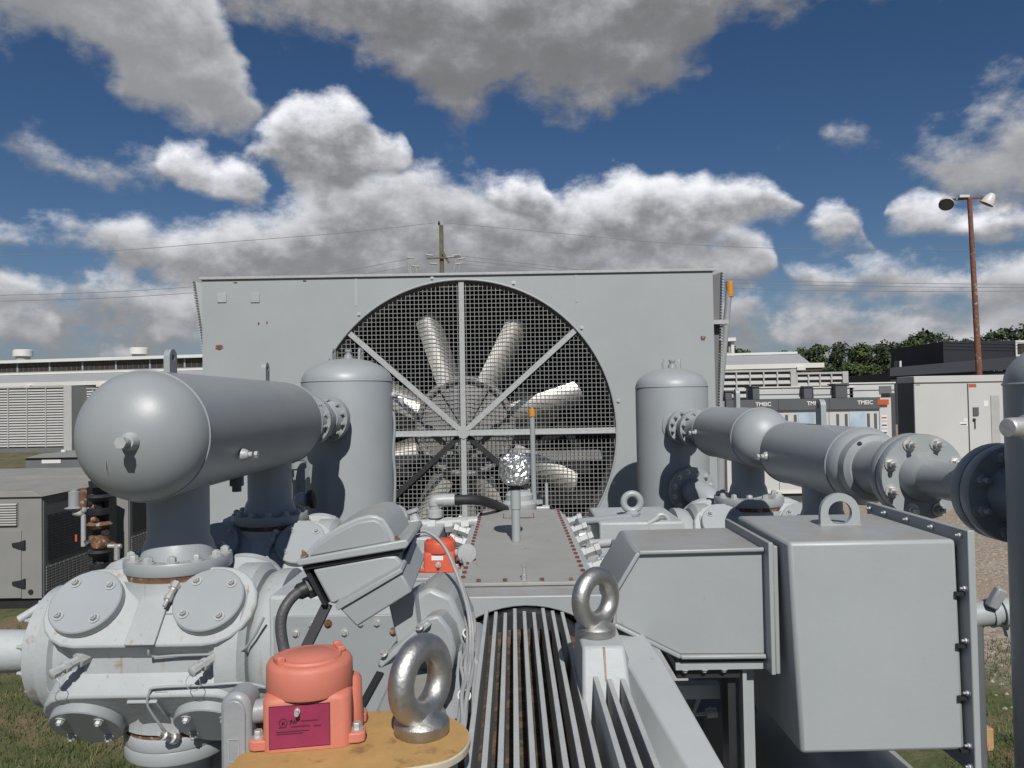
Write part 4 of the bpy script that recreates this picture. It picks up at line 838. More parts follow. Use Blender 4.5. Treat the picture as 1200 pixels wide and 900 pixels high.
for X_, ya, yb, lb in ((BXL, 2.45, 4.4, 'dark shaded bottle below the cylinders on the long bottle side'), (BXR, 2.75, 4.8, 'dark shaded bottle below the cylinders behind the terminal box')):
    tq = thing('discharge_bottle', lb, 'pressure vessel', (X_, (ya + yb) / 2, SK + .012), 'discharge bottles'); zq = E - 1.56
    prof = [(ya - h, q) for h, q in reversed(head(.24, .15))] + [(ya + .001, .24), (yb, .24)] + [(yb + h, q) for h, q in head(.24, .14)][1:]
    part('shell', MB().lathe((X_, 0, zq), (0, 1, 0), prof, 48), 'paint', tq, ang=60)
    for yy in ((2.86, 3.93) if X_ < 0 else (3.25, 4.27)): flange(tq, (X_, yy, E - CD - .370), (0, 0, 1), .187, .045, 10, .014, 'paint', .155, bolts=False); part('nozzle', MB().lathe((X_, yy, E - CD - .371), (0, 0, -1), [(0, .14), (.06, .11), (.2, .11)], 28), 'paint', tq)
    for yy in (ya + .2, yb - .2): part('saddle', MB().bx(X_ - .2, X_ + .2, yy - .05, yy + .05, SK + .013, zq - .12), 'skid', tq)
# ================================================================== vertical vessels
def vessel(name, label, X, Y, r, ztop, hd, lx):
    t = thing(name, label, 'pressure vessel', (X, Y, SK + .012), 'vertical vessels')
    zs = ztop - hd
    part('shell', MB().lathe((X, Y, 0), (0, 0, 1), [(SK + .10, r), (zs, r)] + [(zs + h, q) for h, q in head(r, hd)][1:], 64), 'paint_gloss', t, ang=60)
    part('skirt', MB().cyl((X, Y, SK + .013), (X, Y, SK + .11), r + .02, 48), 'paint', t)
    part('weld_seam', MB().torus((X, Y, zs), (0, 0, 1), r + .0005, .004, 64, 6), 'paint_gloss', t)
    for sx in (-1, 1): lug(t, (X + sx * lx, Y, ztop - .012), (0, 0, 1), (.3, 1, 0), .06, .085, .016, .013, 'paint')
    part('top_coupling', MB().lathe((X + .01, Y, ztop - .005), (0, 0, 1), [(0, .035), (.03, .03), (.032, .02), (.05, .02), (.052, .026), (.068, .026)], 10), 'paint', t)
    return t
ta = vessel('vertical_vessel', 'broad grey upright vessel with domed top at the end of the long bottle', VLX, VLY, VR, at(405, 420, VLY).z, .17, .10)
part('nozzle_pad', MB().lathe((BXL, VLY - VR + .045, ZL), (0, -1, 0), [(-.04, .195), (0, .19), (.012, .15)], 40), 'paint', ta)
part('sight_valve', MB().cyl(at(459, 463, VLY), at(466, 463, VLY), .022, 12).cyl(at(463, 462, VLY - .05), at(486, 468, VLY - .2), .008, 8).cyl(at(470, 466, VLY), at(470, 476, VLY), .018, 10), 'bolt_paint', ta)
part('gauge_line', MB().tube([at(461, 482, VLY - .02), at(462.5, 500, VLY - .02), at(461, 530, VLY - .02), at(463, 560, VLY - .02), at(462, 600, VLY - .02)], .010, 8, 4), 'paint', ta)
tc_ = vessel('vertical_vessel', 'slim grey upright vessel standing before the right edge of the cooler', VRX, VRY, VRR, at(786, 431, VRY).z, .155, .07)
part('nozzle_pad', MB().lathe((BXR, VRY - VRR + .02, ZRF + .005), (0, -1, 0), [(-.04, .16), (0, .155), (.012, .13)], 40), 'paint', tc_)
part('tag_clip', MB().box(at(826, 471, VRY), (.012, .01, .03)), 'bolt_paint', tc_)
# inlet elbow at the foot of the slim vessel
te = thing('inlet_elbow', 'grey flanged pipe elbow low on the slim upright vessel', 'pipe', (1.45, 5.6, SK))
p = [Vector((1.33, 5.93, E - .70)), Vector((1.37, 5.76, E - .71)), Vector((1.44, 5.64, E - .78)), Vector((1.46, 5.60, E - .95)), Vector((1.46, 5.6, SK + .012))]
part('bend', MB().tube(p, .10, 24, 8), 'paint', te)
flange(te, (1.345, 5.85, E - .70), (.15, -.95, 0), .18, .04, 12, .012, 'paint', .148, stud=.014)
part('stub', MB().lathe((1.30, 6.0, E - .70), (.15, -.95, 0), [(0, .10), (.1, .10), (.13, .14)], 24), 'paint', te)
# slim pipes and a control valve between cooler and broad vessel
for i, (px, w, y0, y1, Y, lb) in enumerate(((338, .028, 550, 610, 5.0, 'thin grey upright pipe beside the broad vessel, next to the thicker one'), (350, .04, 540, 610, 5.15, 'thicker grey upright pipe hugging the broad vessel'))):
    a = at(px, y0, Y); tt = thing('riser_pipe', lb, 'pipe', (a.x, Y, SK + .012)); part('pipe', MB().cyl((a.x, Y, SK + .013), a, w, 14), 'paint', tt); part('collar', MB().lathe(a, (0, 0, 1), [(-.05, w * 1.3), (0, w * 1.3)], 12), 'paint', tt); part('coupling', MB().lathe(a - Vector((0, 0, .3)), (0, 0, 1), [(-.07, w * 1.25), (0, w * 1.25)], 12), 'paint', tt)
tt = thing('control_valve', 'small rounded pale valve head beside the broad vessel foot', 'valve', at(349, 590, 4.6))
part('head', MB().lathe(at(345, 588, 4.6), (1, 0, .15), [(0, .0), (.005, .03), (.03, .048), (.07, .048), (.09, .03)], 20), 'bolt_paint', tt); part('actuator', MB().lathe(at(345, 588, 4.6) + Vector((.091, 0, .013)), (1, 0, .15), [(0, .055), (.03, .06), (.04, .03)], 20), 'black_steel', tt)
part('stem', MB().cyl(at(348, 593, 4.6), at(346, 625, 4.6), .02, 12), 'bolt_paint', tt)
# valve and support beyond the terminal box (right edge)
Yv = 2.6; tt = thing('hand_valve', 'pale pipe stub with tilted lever handle beside the standpipe', 'valve', at(1150, 725, Yv))
part('pipe', MB().cyl(at(1128, 722, Yv), at(1176, 716, Yv), .042, 20), 'paint', tt); part('ring', MB().cyl(at(1158, 719, Yv), at(1163, 718, Yv), .047, 20).cyl(at(1170, 717, Yv), at(1178, 716, Yv), .052, 20), 'paint', tt)
part('lever', MB().bar(at(1161, 712, Yv - .04), at(1174, 690, Yv - .05), .035, .03, up=(0, 1, 0)), 'conduit', tt, bev=.006)
part('bracket', MB().prism([at(1146, 728, Yv), at(1156, 728, Yv), at(1144, 760, Yv)], (0, .02, 0)).bar(at(1176, 722, Yv), at(1183, 745, Yv), .02, .02), 'conduit', tt)
part('post', MB().cyl(at(1140, 724, Yv), (at(1140, 724, Yv).x, Yv, 0), .03, 12), 'skid', tt)
a = at(1153, 827, 5.2); tt = single('lumber_block', MB().bx(a.x - .07, a.x + .06, 5.2, 5.7, 0.002, .15), 'lumber', 'short pale timber block lying on the ground by the terminal box', 'timber', bev=.004)
# ================================================================== air cooler
CY = 7.2; CX0, CX1 = -2.90, 1.905; CTOP = at(540, 323, CY).z; CBOT = .45
FX = at(543, 507, CY).x; FZC = at(543, 507, CY).z; FR = 1.432
t = thing('air_cooler', 'large grey sheet metal air cooler with round fan opening', 'cooler', (-.5, CY + .6, 0))
n = 128; vs = []; fs = []
for k in range(n):
    a = 2 * PI * k / n; ca, sa = math.cos(a), math.sin(a)
    s_ = min(((CX1 - FX) if ca > 0 else (CX0 - FX)) / ca if abs(ca) > 1e-6 else 1e9, ((CTOP - FZC) if sa > 0 else (CBOT - FZC)) / sa if abs(sa) > 1e-6 else 1e9)
    vs += [(FX + FR * ca, CY, FZC + FR * sa), (FX + s_ * ca, CY, FZC + s_ * sa)]
vs2 = [(x, y + .012, z) for x, y, z in vs]
for k in range(n):
    a, b2 = 2 * k, 2 * ((k + 1) % n); fs += [(a, a + 1, b2 + 1, b2), (2 * n + a, 2 * n + b2, 2 * n + b2 + 1, 2 * n + a + 1), (a, b2, 2 * n + b2, 2 * n + a)]
# square corners
cor = []
mbp = MB().add(vs + vs2, fs)
def nearest(cx, cz):
    return min(range(n), key=lambda k: (vs[2 * k + 1][0] - cx) ** 2 + (vs[2 * k + 1][2] - cz) ** 2)
for cx, cz in ((CX0, CTOP), (CX1, CTOP), (CX0, CBOT), (CX1, CBOT)):
    k = nearest(cx, cz)
    for off in (0, 2 * n):
        q = mbp.v[off + 2 * k + 1]; mbp.v[off + 2 * k + 1] = Vector((cx, q.y, cz))
part('front_panel', mbp, 'cooler_paint', t, smooth=False)
part('top_angle', MB().bx(CX0 - .02, CX1 + .02, CY - .02, CY + .03, CTOP + .001, CTOP + .026), 'bolt_paint', t, bev=.003)
for xx in (-1.45, .62):
    part('panel_seam', MB().bx(xx - .012, xx + .012, CY - .003, CY - .0005, CTOP - .02 - (.25 if abs(xx + .4) < 1.1 else 1.4), CTOP - .001), 'cooler_paint', t)
part('shroud', MB().lathe((FX, CY + .013, FZC), (0, 1, 0), [(0, FR), (.4, FR)], 96, caps=False), 'hub_grey', t)
part('shroud_lip', MB().torus((FX, CY - .002, FZC), (0, 1, 0), FR + .006, .010, 120, 8), 'cooler_paint', t)
for k in range(12):
    a = 2 * PI * (k + .35) / 12; inst('bolt', 'gdb', hexbolt(.012, .014), 'bolt_zinc', t, (FX + (FR + .05) * math.cos(a), CY - .0005, FZC + (FR + .05) * math.sin(a)), (0, -1, 0))
b = MB(); b.bx(CX0 + .004, CX1 - .004, CY + .9, CY + .92, CBOT, CTOP - .01); part('tube_bundle', b, 'coil', t)
part('side_panel', MB().bx(CX0, CX0 + .02, CY + .013, CY + 1.6, CBOT, CTOP - .001), 'cooler_paint', t); part('side_panel', MB().bx(CX1 - .02, CX1, CY + .013, CY + 1.6, CBOT, CTOP - .001), 'cooler_paint', t)
part('roof_panel', MB().bx(CX0 + .021, CX1 - .021, CY + .031, CY + 1.6, CTOP - .02, CTOP - .002), 'cooler_paint', t)
part('floor_panel', MB().bx(CX0 + .021, CX1 - .021, CY + .013, CY + 1.6, CBOT + .001, CBOT + .02), 'cooler_paint', t)
for xx in (CX0 + .1, FX, CX1 - .1): part('leg', MB().bx(xx - .08, xx + .08, CY + .1, CY + .26, .002, CBOT - .001), 'skid', t)
# flared side hoods with toothed edge
for sgn, xe in ((-1, CX0), (1, CX1)):
    hood = [(xe, CY + .12, CTOP - .03), (xe + sgn * .11, CY + .12, CTOP + .01), (xe + sgn * (.005 if sgn < 0 else .04), CY + .12, CTOP - (.75 if sgn < 0 else 1.6)), (xe, CY + .12, CTOP - (.75 if sgn < 0 else 1.6))]
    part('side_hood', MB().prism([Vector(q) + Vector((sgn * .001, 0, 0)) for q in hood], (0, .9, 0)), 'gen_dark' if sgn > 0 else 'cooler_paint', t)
    A = Vector(hood[1]); B = Vector(hood[2])
    teeth = MB(); m_ = 30 if sgn < 0 else 60
    for k in range(m_):
        q = A.lerp(B, (k + .5) / m_); teeth.box(q + Vector((sgn * .008, .0, 0)), (.007, .06, .0075))
    part('toothed_edge', teeth, 'bolt_paint', t, kind='stuff')
a = at(852, 378, CY + .1)
part('side_bracket', MB().bx(CX1 + .002, CX1 + .15, CY + .02, CY + .11, a.z - .02, a.z + .02), 'bolt_paint', t)
# stay pipe with orange end on the right flank
t3 = thing('stay_pipe', 'slanting grey pipe with rusty orange end on the cooler flank', 'pipe', (CX1 + .1, CY + 1.2, CTOP - 2))
p1 = at(855, 333, CY + 1.15); p0 = at(843, 470, CY + 1.15)
part('pipe', MB().cyl(p0, p1, .035, 16), 'conduit', t3); part('cap', MB().cyl(p1 - Vector((0, 0, .14)), p1 + Vector((0, 0, .03)), .042, 16), 'orange_cap', t3)
part('lower_run', MB().cyl(p0, (p0.x - .05, p0.y, .002), .055, 16), 'conduit', t3)
# small square cover plates and rusted spots on the panel
for px, py in ((260, 349), (299, 349)):
    p = at(px, py, CY - .002); part('cover_plate', MB().bx(p.x - .042, p.x + .042, CY - .009, CY - .0005, p.z - .045, p.z + .045), 'cooler_paint', t, bev=.003)
for px, py, w, h in ((257, 407, .045, .028), (824, 396, .024, .022), (276, 331, .02, .006), (357, 329, .016, .006), (303, 379, .008, .012), (313, 378, .006, .012)):
    p = at(px, py, CY - .002); q = []
    for k in range(12):
        a = 2 * PI * k / 12; rr = random.uniform(.7, 1.15); q.append((p.x + w * rr * math.cos(a), CY - .006, p.z + h * rr * math.sin(a)))
    part('rust_patch', MB().prism(q, (0, .0055, 0)), 'rust', t)
# ------------------------------------------------------------------ fan guard
tg = thing('fan_guard', 'round wire mesh guard with flat spokes over the big fan', 'fan guard', (FX, CY, FZC - FR))
wires = MB(); GR = FR - .006; sp = .0405; k = -35
for i in range(-35, 36):
    o = i * sp
    if abs(o) >= GR: continue
    h = math.sqrt(GR * GR - o * o)
    wires.box((FX + o, CY + .030, FZC), (.0024, .0024, h)); wires.box((FX, CY + .0363, FZC + o), (h, .0024, .0024))
part('wire_mesh', wires, 'mesh_wire', tg, smooth=False, kind='stuff')
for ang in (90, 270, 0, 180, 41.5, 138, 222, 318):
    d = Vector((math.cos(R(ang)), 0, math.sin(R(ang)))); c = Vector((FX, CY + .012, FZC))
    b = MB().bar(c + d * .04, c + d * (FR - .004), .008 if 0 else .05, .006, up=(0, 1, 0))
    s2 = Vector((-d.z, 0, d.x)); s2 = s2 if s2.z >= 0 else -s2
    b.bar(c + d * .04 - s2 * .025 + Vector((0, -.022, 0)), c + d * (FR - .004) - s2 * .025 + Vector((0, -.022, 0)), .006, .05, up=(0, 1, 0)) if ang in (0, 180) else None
    part('spoke', b, 'bolt_paint' if ang not in (222, 318) else 'black_steel', tg)  # lower diagonals coloured black for the shade on their down-facing sides
part('centre_plate', MB().lathe((FX, CY + .0085, FZC), (0, -1, 0), [(0, .06), (.008, .06)], 8), 'bolt_paint', tg)
# ------------------------------------------------------------------ fan
tf_ = thing('cooling_fan', 'large fan with broad aluminium blades behind the mesh guard', 'fan', (FX, CY + .35, FZC - 1.2))
part('hub', MB().lathe((FX, CY + .30, FZC + .05), (0, 1, 0), [(0, .10), (.02, .42), (.05, .46), (.09, .47), (.14, .47)], 48), 'hub_grey', tf_)
part('hub_ring', MB().torus((FX, CY + .30, FZC + .05), (0, 1, 0), .46, .03, 64, 8), 'hub_grey', tf_)
for a in (0, 60, 120): part('hub_bar', MB().bar((FX - .44 * math.cos(R(a)), CY + .285, FZC + .05 - .44 * math.sin(R(a))), (FX + .44 * math.cos(R(a)), CY + .285, FZC + .05 + .44 * math.sin(R(a))), .05, .02, up=(0, 1, 0)), 'hub_grey', tf_)
def blade_mesh():
    vs = []; fs = []; ns = 8; nc = 11
    for i in range(ns + 1):
        s_ = i / ns; r = .50 + .70 * s_; ch = .29 - .04 * s_; tw = R(38 - 16 * s_)
        for sd in (1, -1):
            for j in range(nc):
                u = j / (nc - 1); x = (u - .5) * ch; cam_ = .06 * math.sin(PI * u) ; th = .014 * math.sqrt(max(0, math.sin(PI * u))) * sd
                y = -(cam_ + th); rx = x * math.cos(tw) - y * math.sin(tw); ry = x * math.sin(tw) + y * math.cos(tw)
                if i == ns: r2 = r - .04 * (2 * u - 1) ** 2
                else: r2 = r
                vs.append((rx, ry, r2))
    w = 2 * nc
    for i in range(ns):
        for sd in (0, 1):
            for j in range(nc - 1):
                a = i * w + sd * nc + j; fs.append((a, a + 1, a + 1 + w, a + w))
    fs.append(tuple(range(nc)) + tuple(reversed(range(nc, w)))); o = ns * w; fs.append(tuple(o + j for j in range(nc)) + tuple(o + j for j in reversed(range(nc, w))))
    return MB().add(vs, fs)
me = mesh_of('blade', blade_mesh(), ang=70); me.materials.append(M['alu'])
sk = mesh_of('blade_root', MB().cyl((0, 0, .40), (0, 0, .52), .05, 14)); sk.materials.append(M['hub_grey'])
for k in range(8):
    a = R(108 - 45 * k - 90)
    o = bpy.data.objects.new('blade', me); C.objects.link(o); o.parent = tf_
    o.matrix_local = Matrix.Translation(Vector((FX, CY + .36, FZC + .0)) - OFF[tf_]) @ Matrix.Rotation(-a, 4, 'Y')
    o2 = bpy.data.objects.new('blade_root', sk); C.objects.link(o2); o2.parent = o
# drive behind the fan
td = thing('fan_drive', 'grey bearing beam carrying the fan inside the cooler', 'beam', (FX, CY + .6, FZC))
part('beam', MB().bx(CX0 + .03, CX1 - .03, CY + .55, CY + .62, FZC - .32, FZC - .22), 'hub_grey', td); part('post', MB().bx(FX - .08, FX + .08, CY + .55, CY + .63, CBOT + .021, FZC - .3205), 'hub_grey', td)
part('shaft', MB().cyl((FX, CY + .38, FZC), (FX, CY + .85, FZC), .05, 16), 'hub_grey', td); part('bearing', MB().bx(FX - .1, FX + .1, CY + .53, CY + .66, FZC - .2195, FZC + .1), 'hub_grey', td)
# ================================================================== long building behind
A = Vector((-32.0, 48.0, 0)); B = Vector((15.8, 39.0, 0)); ux = (B - A).normalized(); uy = Vector((-ux.y, ux.x, 0)); LEN = (B - A).length
def LB(s, d, z): return A + ux * s + uy * d + Vector((0, 0, z))
def lbox(mb, s0, s1, d0, d1, z0, z1):
    c = LB((s0 + s1) / 2, (d0 + d1) / 2, (z0 + z1) / 2); return mb.box(c, ((s1 - s0) / 2, (d1 - d0) / 2, (z1 - z0) / 2), Matrix((ux, uy, Vector((0, 0, 1)))).transposed())
t = thing('factory_building', 'long low grey factory with white roof edges and clerestory windows', 'building', LB(LEN / 2, 5, 0))
part('wall', lbox(MB(), -25, LEN - 1.2, .6, 12, 0.002, 3.85), 'bld_wall', t)
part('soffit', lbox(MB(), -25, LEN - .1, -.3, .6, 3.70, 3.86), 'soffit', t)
part('eave', lbox(MB(), -25, LEN, -.4, -.3, 3.84, 4.08), 'bld_white', t)
q = [LB(-25, -.3, 4.04), LB(-25, 3.0, 4.72), LB(-25, 3.0, 3.9), LB(-25, -.3, 3.87)]
part('lower_roof', MB().prism(q, ux * (LEN + 24.4)), 'bld_roof', t)
part('roof_edge', lbox(MB(), -25, LEN - .7, 2.9, 3.05, 4.73, 4.86), 'bld_white', t)
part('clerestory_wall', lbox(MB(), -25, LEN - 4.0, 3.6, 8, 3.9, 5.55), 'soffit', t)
part('clerestory_sill', lbox(MB(), -25, LEN - 4.0, 3.45, 3.6, 4.7, 4.95), 'bld_wall', t)
part('clerestory_roof', lbox(MB(), -25, LEN - 3.9, 3.2, 8.3, 5.56, 5.76), 'bld_white', t)
k = 0; s_ = -22.0
while s_ < LEN - 4.2:
    s1 = min(s_ + 2.35, LEN - 4.3)
    w = part('window', lbox(MB(), s_, s1, 3.55, 3.598, 4.96, 5.54), 'win', t)
    for j in range(1, 6):
        x = s_ + (s1 - s_) * j / 6; part('glazing_bar', lbox(MB(), x - .02, x + .02, 3.535, 3.549, 4.96, 5.54), 'soffit', w)
    part('mullion', lbox(MB(), s1 + .02, s1 + .13, 3.5, 3.598, 4.96, 5.55), 'bld_wall', t); s_ += 2.5
part('end_post', lbox(MB(), LEN - 4.15, LEN - 3.98, 3.4, 3.598, 4.7, 5.55), 'bld_white', t)
for i in range(14): part('floodlight', lbox(MB(), 1.5 + i * 5 + .8, 1.9 + i * 5 + .8, -.62, -.401, 3.72, 3.9), 'bld_white', t) if 1.5 + i * 5 < LEN - 2 else None
for px, lb in ((27, 'white round roof vent on the factory, further from the cooler'), (163, 'white round roof vent on the factory, next to the cooler')):
    p = at(px, 418, 53.2); tv_ = thing('roof_vent', lb, 'roof vent', (p.x, p.y, 5.76), 'roof vents')
    part('cap', MB().lathe((p.x, p.y, 5.761), (0, 0, 1), [(.35, .62), (.75, .62), (.82, .5)], 20), 'bld_white', tv_); part('neck', MB().lathe((p.x, p.y, 5.761), (0, 0, 1), [(0, .45), (.35, .45)], 16), 'bld_wall', tv_)
# louvred units in front of the factory
def louver_unit(label, px0, px1, pyt, zb, Y, npan, nsl, post_right=True):
    p0 = at(px0, pyt, Y); p1 = at(px1, pyt, Y); zt = (p0.z + p1.z) / 2
    t = thing('louvred_unit', label, 'louvred unit', ((p0.x + p1.x) / 2, Y, 0), 'louvred units'); w = (p1.x - p0.x) / npan
    part('casing', MB().bx(p0.x, p1.x, Y + .12, Y + 2.2, zb, zt), 'gen_dark', t)
    for i in range(npan):
        x0 = p0.x + i * w; m = MB()
        part('panel_frame', MB().bx(x0, x0 + .05, Y - .03, Y + .119, zb + .02, zt), 'louver', t)
        h = (zt - zb - .1) / nsl
        for j in range(nsl):
            z = zb + .06 + j * h; m.box((x0 + w / 2 + .025, Y + .04, z + h * .5), (w / 2 - .03, .085, .012 if nsl > 14 else .02), Matrix.Rotation(R(52), 3, 'X'))
        part('slats', m, 'louver', t, kind='stuff', smooth=False)
    part('top_rail', MB().bx(p0.x, p1.x, Y - .04, Y + .115, zt + .001, zt + .08), 'louver', t)
    if post_right: part('end_post', MB().bx(p1.x + .002, p1.x + (.45 if nsl > 14 else .22), Y - .05, Y + 2.2, 0.002, zt + .1), 'louver', t)
    part('base', MB().bx(p0.x, p1.x, Y, Y + 2.2, 0.002, zb - .001), 'gen_dark', t)
    return t
louver_unit('tall louvred unit with many thin slats standing on the grass', -35, 75, 455, .25, 43.5, 5, 22)
louver_unit('louvred unit with dark side half hidden by the long bottle', 88, 150, 456, .25, 45, 3, 22, False)
louver_unit('higher louvred unit above the row of inverter cabinets', 846, 926, 436, .5, 30, 5, 11)
louver_unit('lower louvred unit next to the trees', 933, 987, 438.5, .5, 30.5, 4, 11)
# ================================================================== inverter cabinets
CYb = 17.5
def cabinet(px0, px1, lb, first):
    a = at(px0, 471, CYb); b_ = at(px1, 471, CYb); zt = at(960, 467, CYb).z
    t = thing('inverter_cabinet', lb, 'cabinet', ((a.x + b_.x) / 2, CYb + .5, 0), 'inverter cabinets')
    part('body', MB().bx(a.x + .006, b_.x - .006, CYb, CYb + 1.0, .28, zt - .26), 'cont', t)
    part('header', MB().bx(a.x + .004, b_.x - .004, CYb - .06, CYb + 1.0, zt - .255, zt), 'cont_dark', t)
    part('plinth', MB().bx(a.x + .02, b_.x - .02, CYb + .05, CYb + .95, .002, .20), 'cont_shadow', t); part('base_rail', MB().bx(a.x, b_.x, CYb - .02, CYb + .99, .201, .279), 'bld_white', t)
    w = b_.x - a.x
    for f in (.17, .34, .78, .92): part('door_slot', MB().bx(a.x + w * f - .03, a.x + w * f + .03, CYb - .012, CYb - .0005, zt - 1.25, zt - .36), 'cont_dark', t)
    part('film_panel', MB().bx(a.x + w * .40, a.x + w * .72, CYb - .012, CYb - .0005, zt - 1.30, zt - .31), 'panel_film', t)
    part('notice', MB().bx(a.x + w * .20, a.x + w * .29, CYb - .006, CYb - .0005, zt - .98, zt - .78), 'white_label', t)
    lettering('TMEIC', .125, 'white_label', t, (b_.x - .34, CYb - .0625, zt - .11))
    return t
for i, (p0, p1, lb) in enumerate(((850, 911, 'inverter cabinet with dark header, the one beside the cooler'), (911, 971, 'inverter cabinet with dark header between two others'), (971, 1030, 'inverter cabinet with dark header beside the red label column'))): cabinet(p0, p1, lb, i)
a = at(1030, 471, CYb); b_ = at(1044, 471, CYb); zt = at(1035, 466, CYb).z
t = thing('control_column', 'narrow pale control column with red label at the end of the cabinets', 'cabinet', ((a.x + b_.x) / 2, CYb + .5, 0))
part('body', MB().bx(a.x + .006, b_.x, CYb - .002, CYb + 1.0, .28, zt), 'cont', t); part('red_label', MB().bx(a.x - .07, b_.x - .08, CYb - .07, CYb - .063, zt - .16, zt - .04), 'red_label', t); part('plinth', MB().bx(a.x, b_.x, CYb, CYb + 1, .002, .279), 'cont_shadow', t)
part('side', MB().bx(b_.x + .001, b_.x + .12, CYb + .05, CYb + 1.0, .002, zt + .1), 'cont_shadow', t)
for j in range(3):
    part('notice', MB().bx(a.x + .04, a.x + .17, CYb - .008, CYb - .0025, zt - .52 - j * .17, zt - .40 - j * .17), 'white_label', t); part('notice_band', MB().bx(a.x + .05, a.x + .16, CYb - .0105, CYb - .0085, zt - .475 - j * .17, zt - .44 - j * .17), 'cont_dark' if j else 'red_label', t)
# canopy units on top of the cabinets
for i, (x0, x1, y0, y1, m, lb) in enumerate(((880, 945, 455, 467, 'cont', 'pale duct on the cabinets next to the grey duct heads'), (953, 1000, 455, 467, 'cont', 'pale duct between dark duct heads above the cabinets'), (995, 1048, 450, 467, 'cont', 'wide pale hood above the red label column'),
      (882, 890, 454, 467, 'cont_dark', 'dark duct head above the middle inverter cabinet edge'), (942, 952, 454, 467, 'cont_dark', 'dark duct head above the middle inverter cabinet'), (979, 993, 451, 467, 'cont_dark', 'largest dark duct head above the inverter cabinets'), (850, 858, 459, 470, 'cont_dark', 'dark duct head beside the cooler edge'))):
    Yd = CYb + (.45 if m == 'cont' else .25); a = at(x0, y0, Yd); b_ = at(x1, y0, Yd); z0 = at(960, 467, CYb).z
    tt = thing('roof_duct', lb, 'duct', ((a.x + b_.x) / 2, Yd, z0)); part('casing', MB().bx(a.x, b_.x, Yd, Yd + .4, z0 + .001, a.z), m, tt, bev=.01)
    part('cap', MB().bx(a.x - .02, b_.x + .02, Yd - .03, Yd + .42, a.z + .001, a.z + .03), 'bld_white' if m == 'cont' else 'cont_dark', tt)
    if x1 == 1048: part('window', MB().bx(b_.x - .36, b_.x - .08, Yd - .02, Yd - .001, a.z - .24, a.z - .06), 'gen_dark', tt)
    if m == 'cont': part('rib', MB().bx(a.x, b_.x, Yd - .012, Yd - .001, a.z - .16, a.z - .145), 'cont_dark', tt)
# ================================================================== big pale enclosure
Yk = 18.7; a = at(1070, 441, Yk); xr = at(1232, 441, Yk).x
t = thing('equipment_enclosure', 'large pale equipment enclosure with dark side and red label', 'enclosure', ((a.x + xr) / 2, Yk + .4, 0))
part('body', MB().bx(a.x + .02, xr, Yk, Yk + .86, .14, a.z - .16), 'cont', t); part('roof', MB().bx(a.x + .0, xr, Yk - .04, Yk + .8, a.z - .159, a.z), 'cont', t, bev=.01); part('side', MB().bx(a.x, a.x + .019, Yk + .001, Yk + .78, .14, a.z - .16), 'cont_dark', t)
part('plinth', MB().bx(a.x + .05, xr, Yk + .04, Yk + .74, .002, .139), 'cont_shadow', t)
xs = at(1135, 500, Yk).x
part('door_gap', MB().bx(xs - .008, xs + .008, Yk - .003, Yk - .0005, .2, a.z - .2), 'cont_shadow', t)
part('door', MB().bx(xs + .012, xs + 1.5, Yk - .022, Yk - .0035, .2, a.z - .2), 'cont', t)
dx = xs + .012
part('red_label', MB().bx(dx + .01, dx + .19, Yk - .028, Yk - .0225, a.z - .29, a.z - .21), 'red_label', t)
part('lock_plate', MB().bx(dx + .09, dx + .22, Yk - .05, Yk - .0225, a.z - .98, a.z - .78), 'cont_dark', t); h_ = part('handle', MB().lathe((dx + .11, Yk - .0225, a.z - 1.08), (0, -1, 0), [(0, .035), (.03, .035)], 12).bx(dx + .115, dx + .135, Yk - .05, Yk - .035, a.z - 1.3, a.z - 1.08), 'black_steel', t)
part('notice', MB().bx(dx + .36, dx + .47, Yk - .026, Yk - .0225, a.z - .76, a.z - .62), 'white_label', t); part('notice', MB().bx(xs - .22, xs - .02, Yk - .006, Yk - .0005, a.z - 1.24, a.z - 1.13), 'white_label', t); part('notice', MB().bx(xs - .12, xs - .02, Yk - .006, Yk - .0005, a.z - 1.12, a.z - 1.05), 'white_label', t)
part('notice_band', MB().bx(xs - .2, xs - .05, Yk - .009, Yk - .0065, a.z - 1.21, a.z - 1.18), 'cont_dark', t); part('maker_tag', MB().bx(a.x + .05, a.x + .16, Yk - .004, Yk - .0005, a.z - .22, a.z - .205), 'cont_dark', t)
part('side_panel', MB().bx(at(1161, 500, Yk).x, at(1171, 500, Yk).x, Yk - .04, Yk - .0225, .3, a.z - .5), 'louver', t)
# ================================================================== dark building, far right
Yd = 62; t = thing('dark_building', 'black flat roofed industrial building before the trees', 'building', (at(1130, 440, Yd).x, Yd + 6, 0))
a = at(1043, 430, Yd); xr = at(1320, 430, Yd).x
part('wall', MB().bx(a.x, xr, Yd, Yd + 14, .002, at(1100, 436, Yd).z), 'dark_bld', t)
q0 = at(1043, 431, Yd - .3); q1 = at(1200, 416, Yd - .3); dz = (at(1043, 443, Yd).z)
part('fascia', MB().prism([q0, at(1300, 408, Yd - .3), at(1300, 426, Yd - .3), at(1043, 441, Yd - .3)], (0, .28, 0)), 'dark_bld_fascia', t)
part('upper_storey', MB().bx(at(1106, 430, Yd + 3).x, at(1191, 430, Yd + 3).x, Yd + 3, Yd + 12, at(1150, 425, Yd + 3).z, at(1150, 399.5, Yd + 3).z), 'dark_bld', t)
part('white_corner', MB().bx(at(1191, 430, Yd + 2.8).x, at(1215, 430, Yd + 2.8).x, Yd + 2.8, Yd + 9, at(1195, 420, Yd).z, at(1195, 396, Yd).z), 'bld_white', t)
part('corner_window', MB().bx(at(1194, 430, Yd + 2.7).x, at(1215, 430, Yd + 2.7).x, Yd + 2.7, Yd + 2.79, at(1195, 412, Yd).z, at(1195, 400, Yd).z), 'win', t)
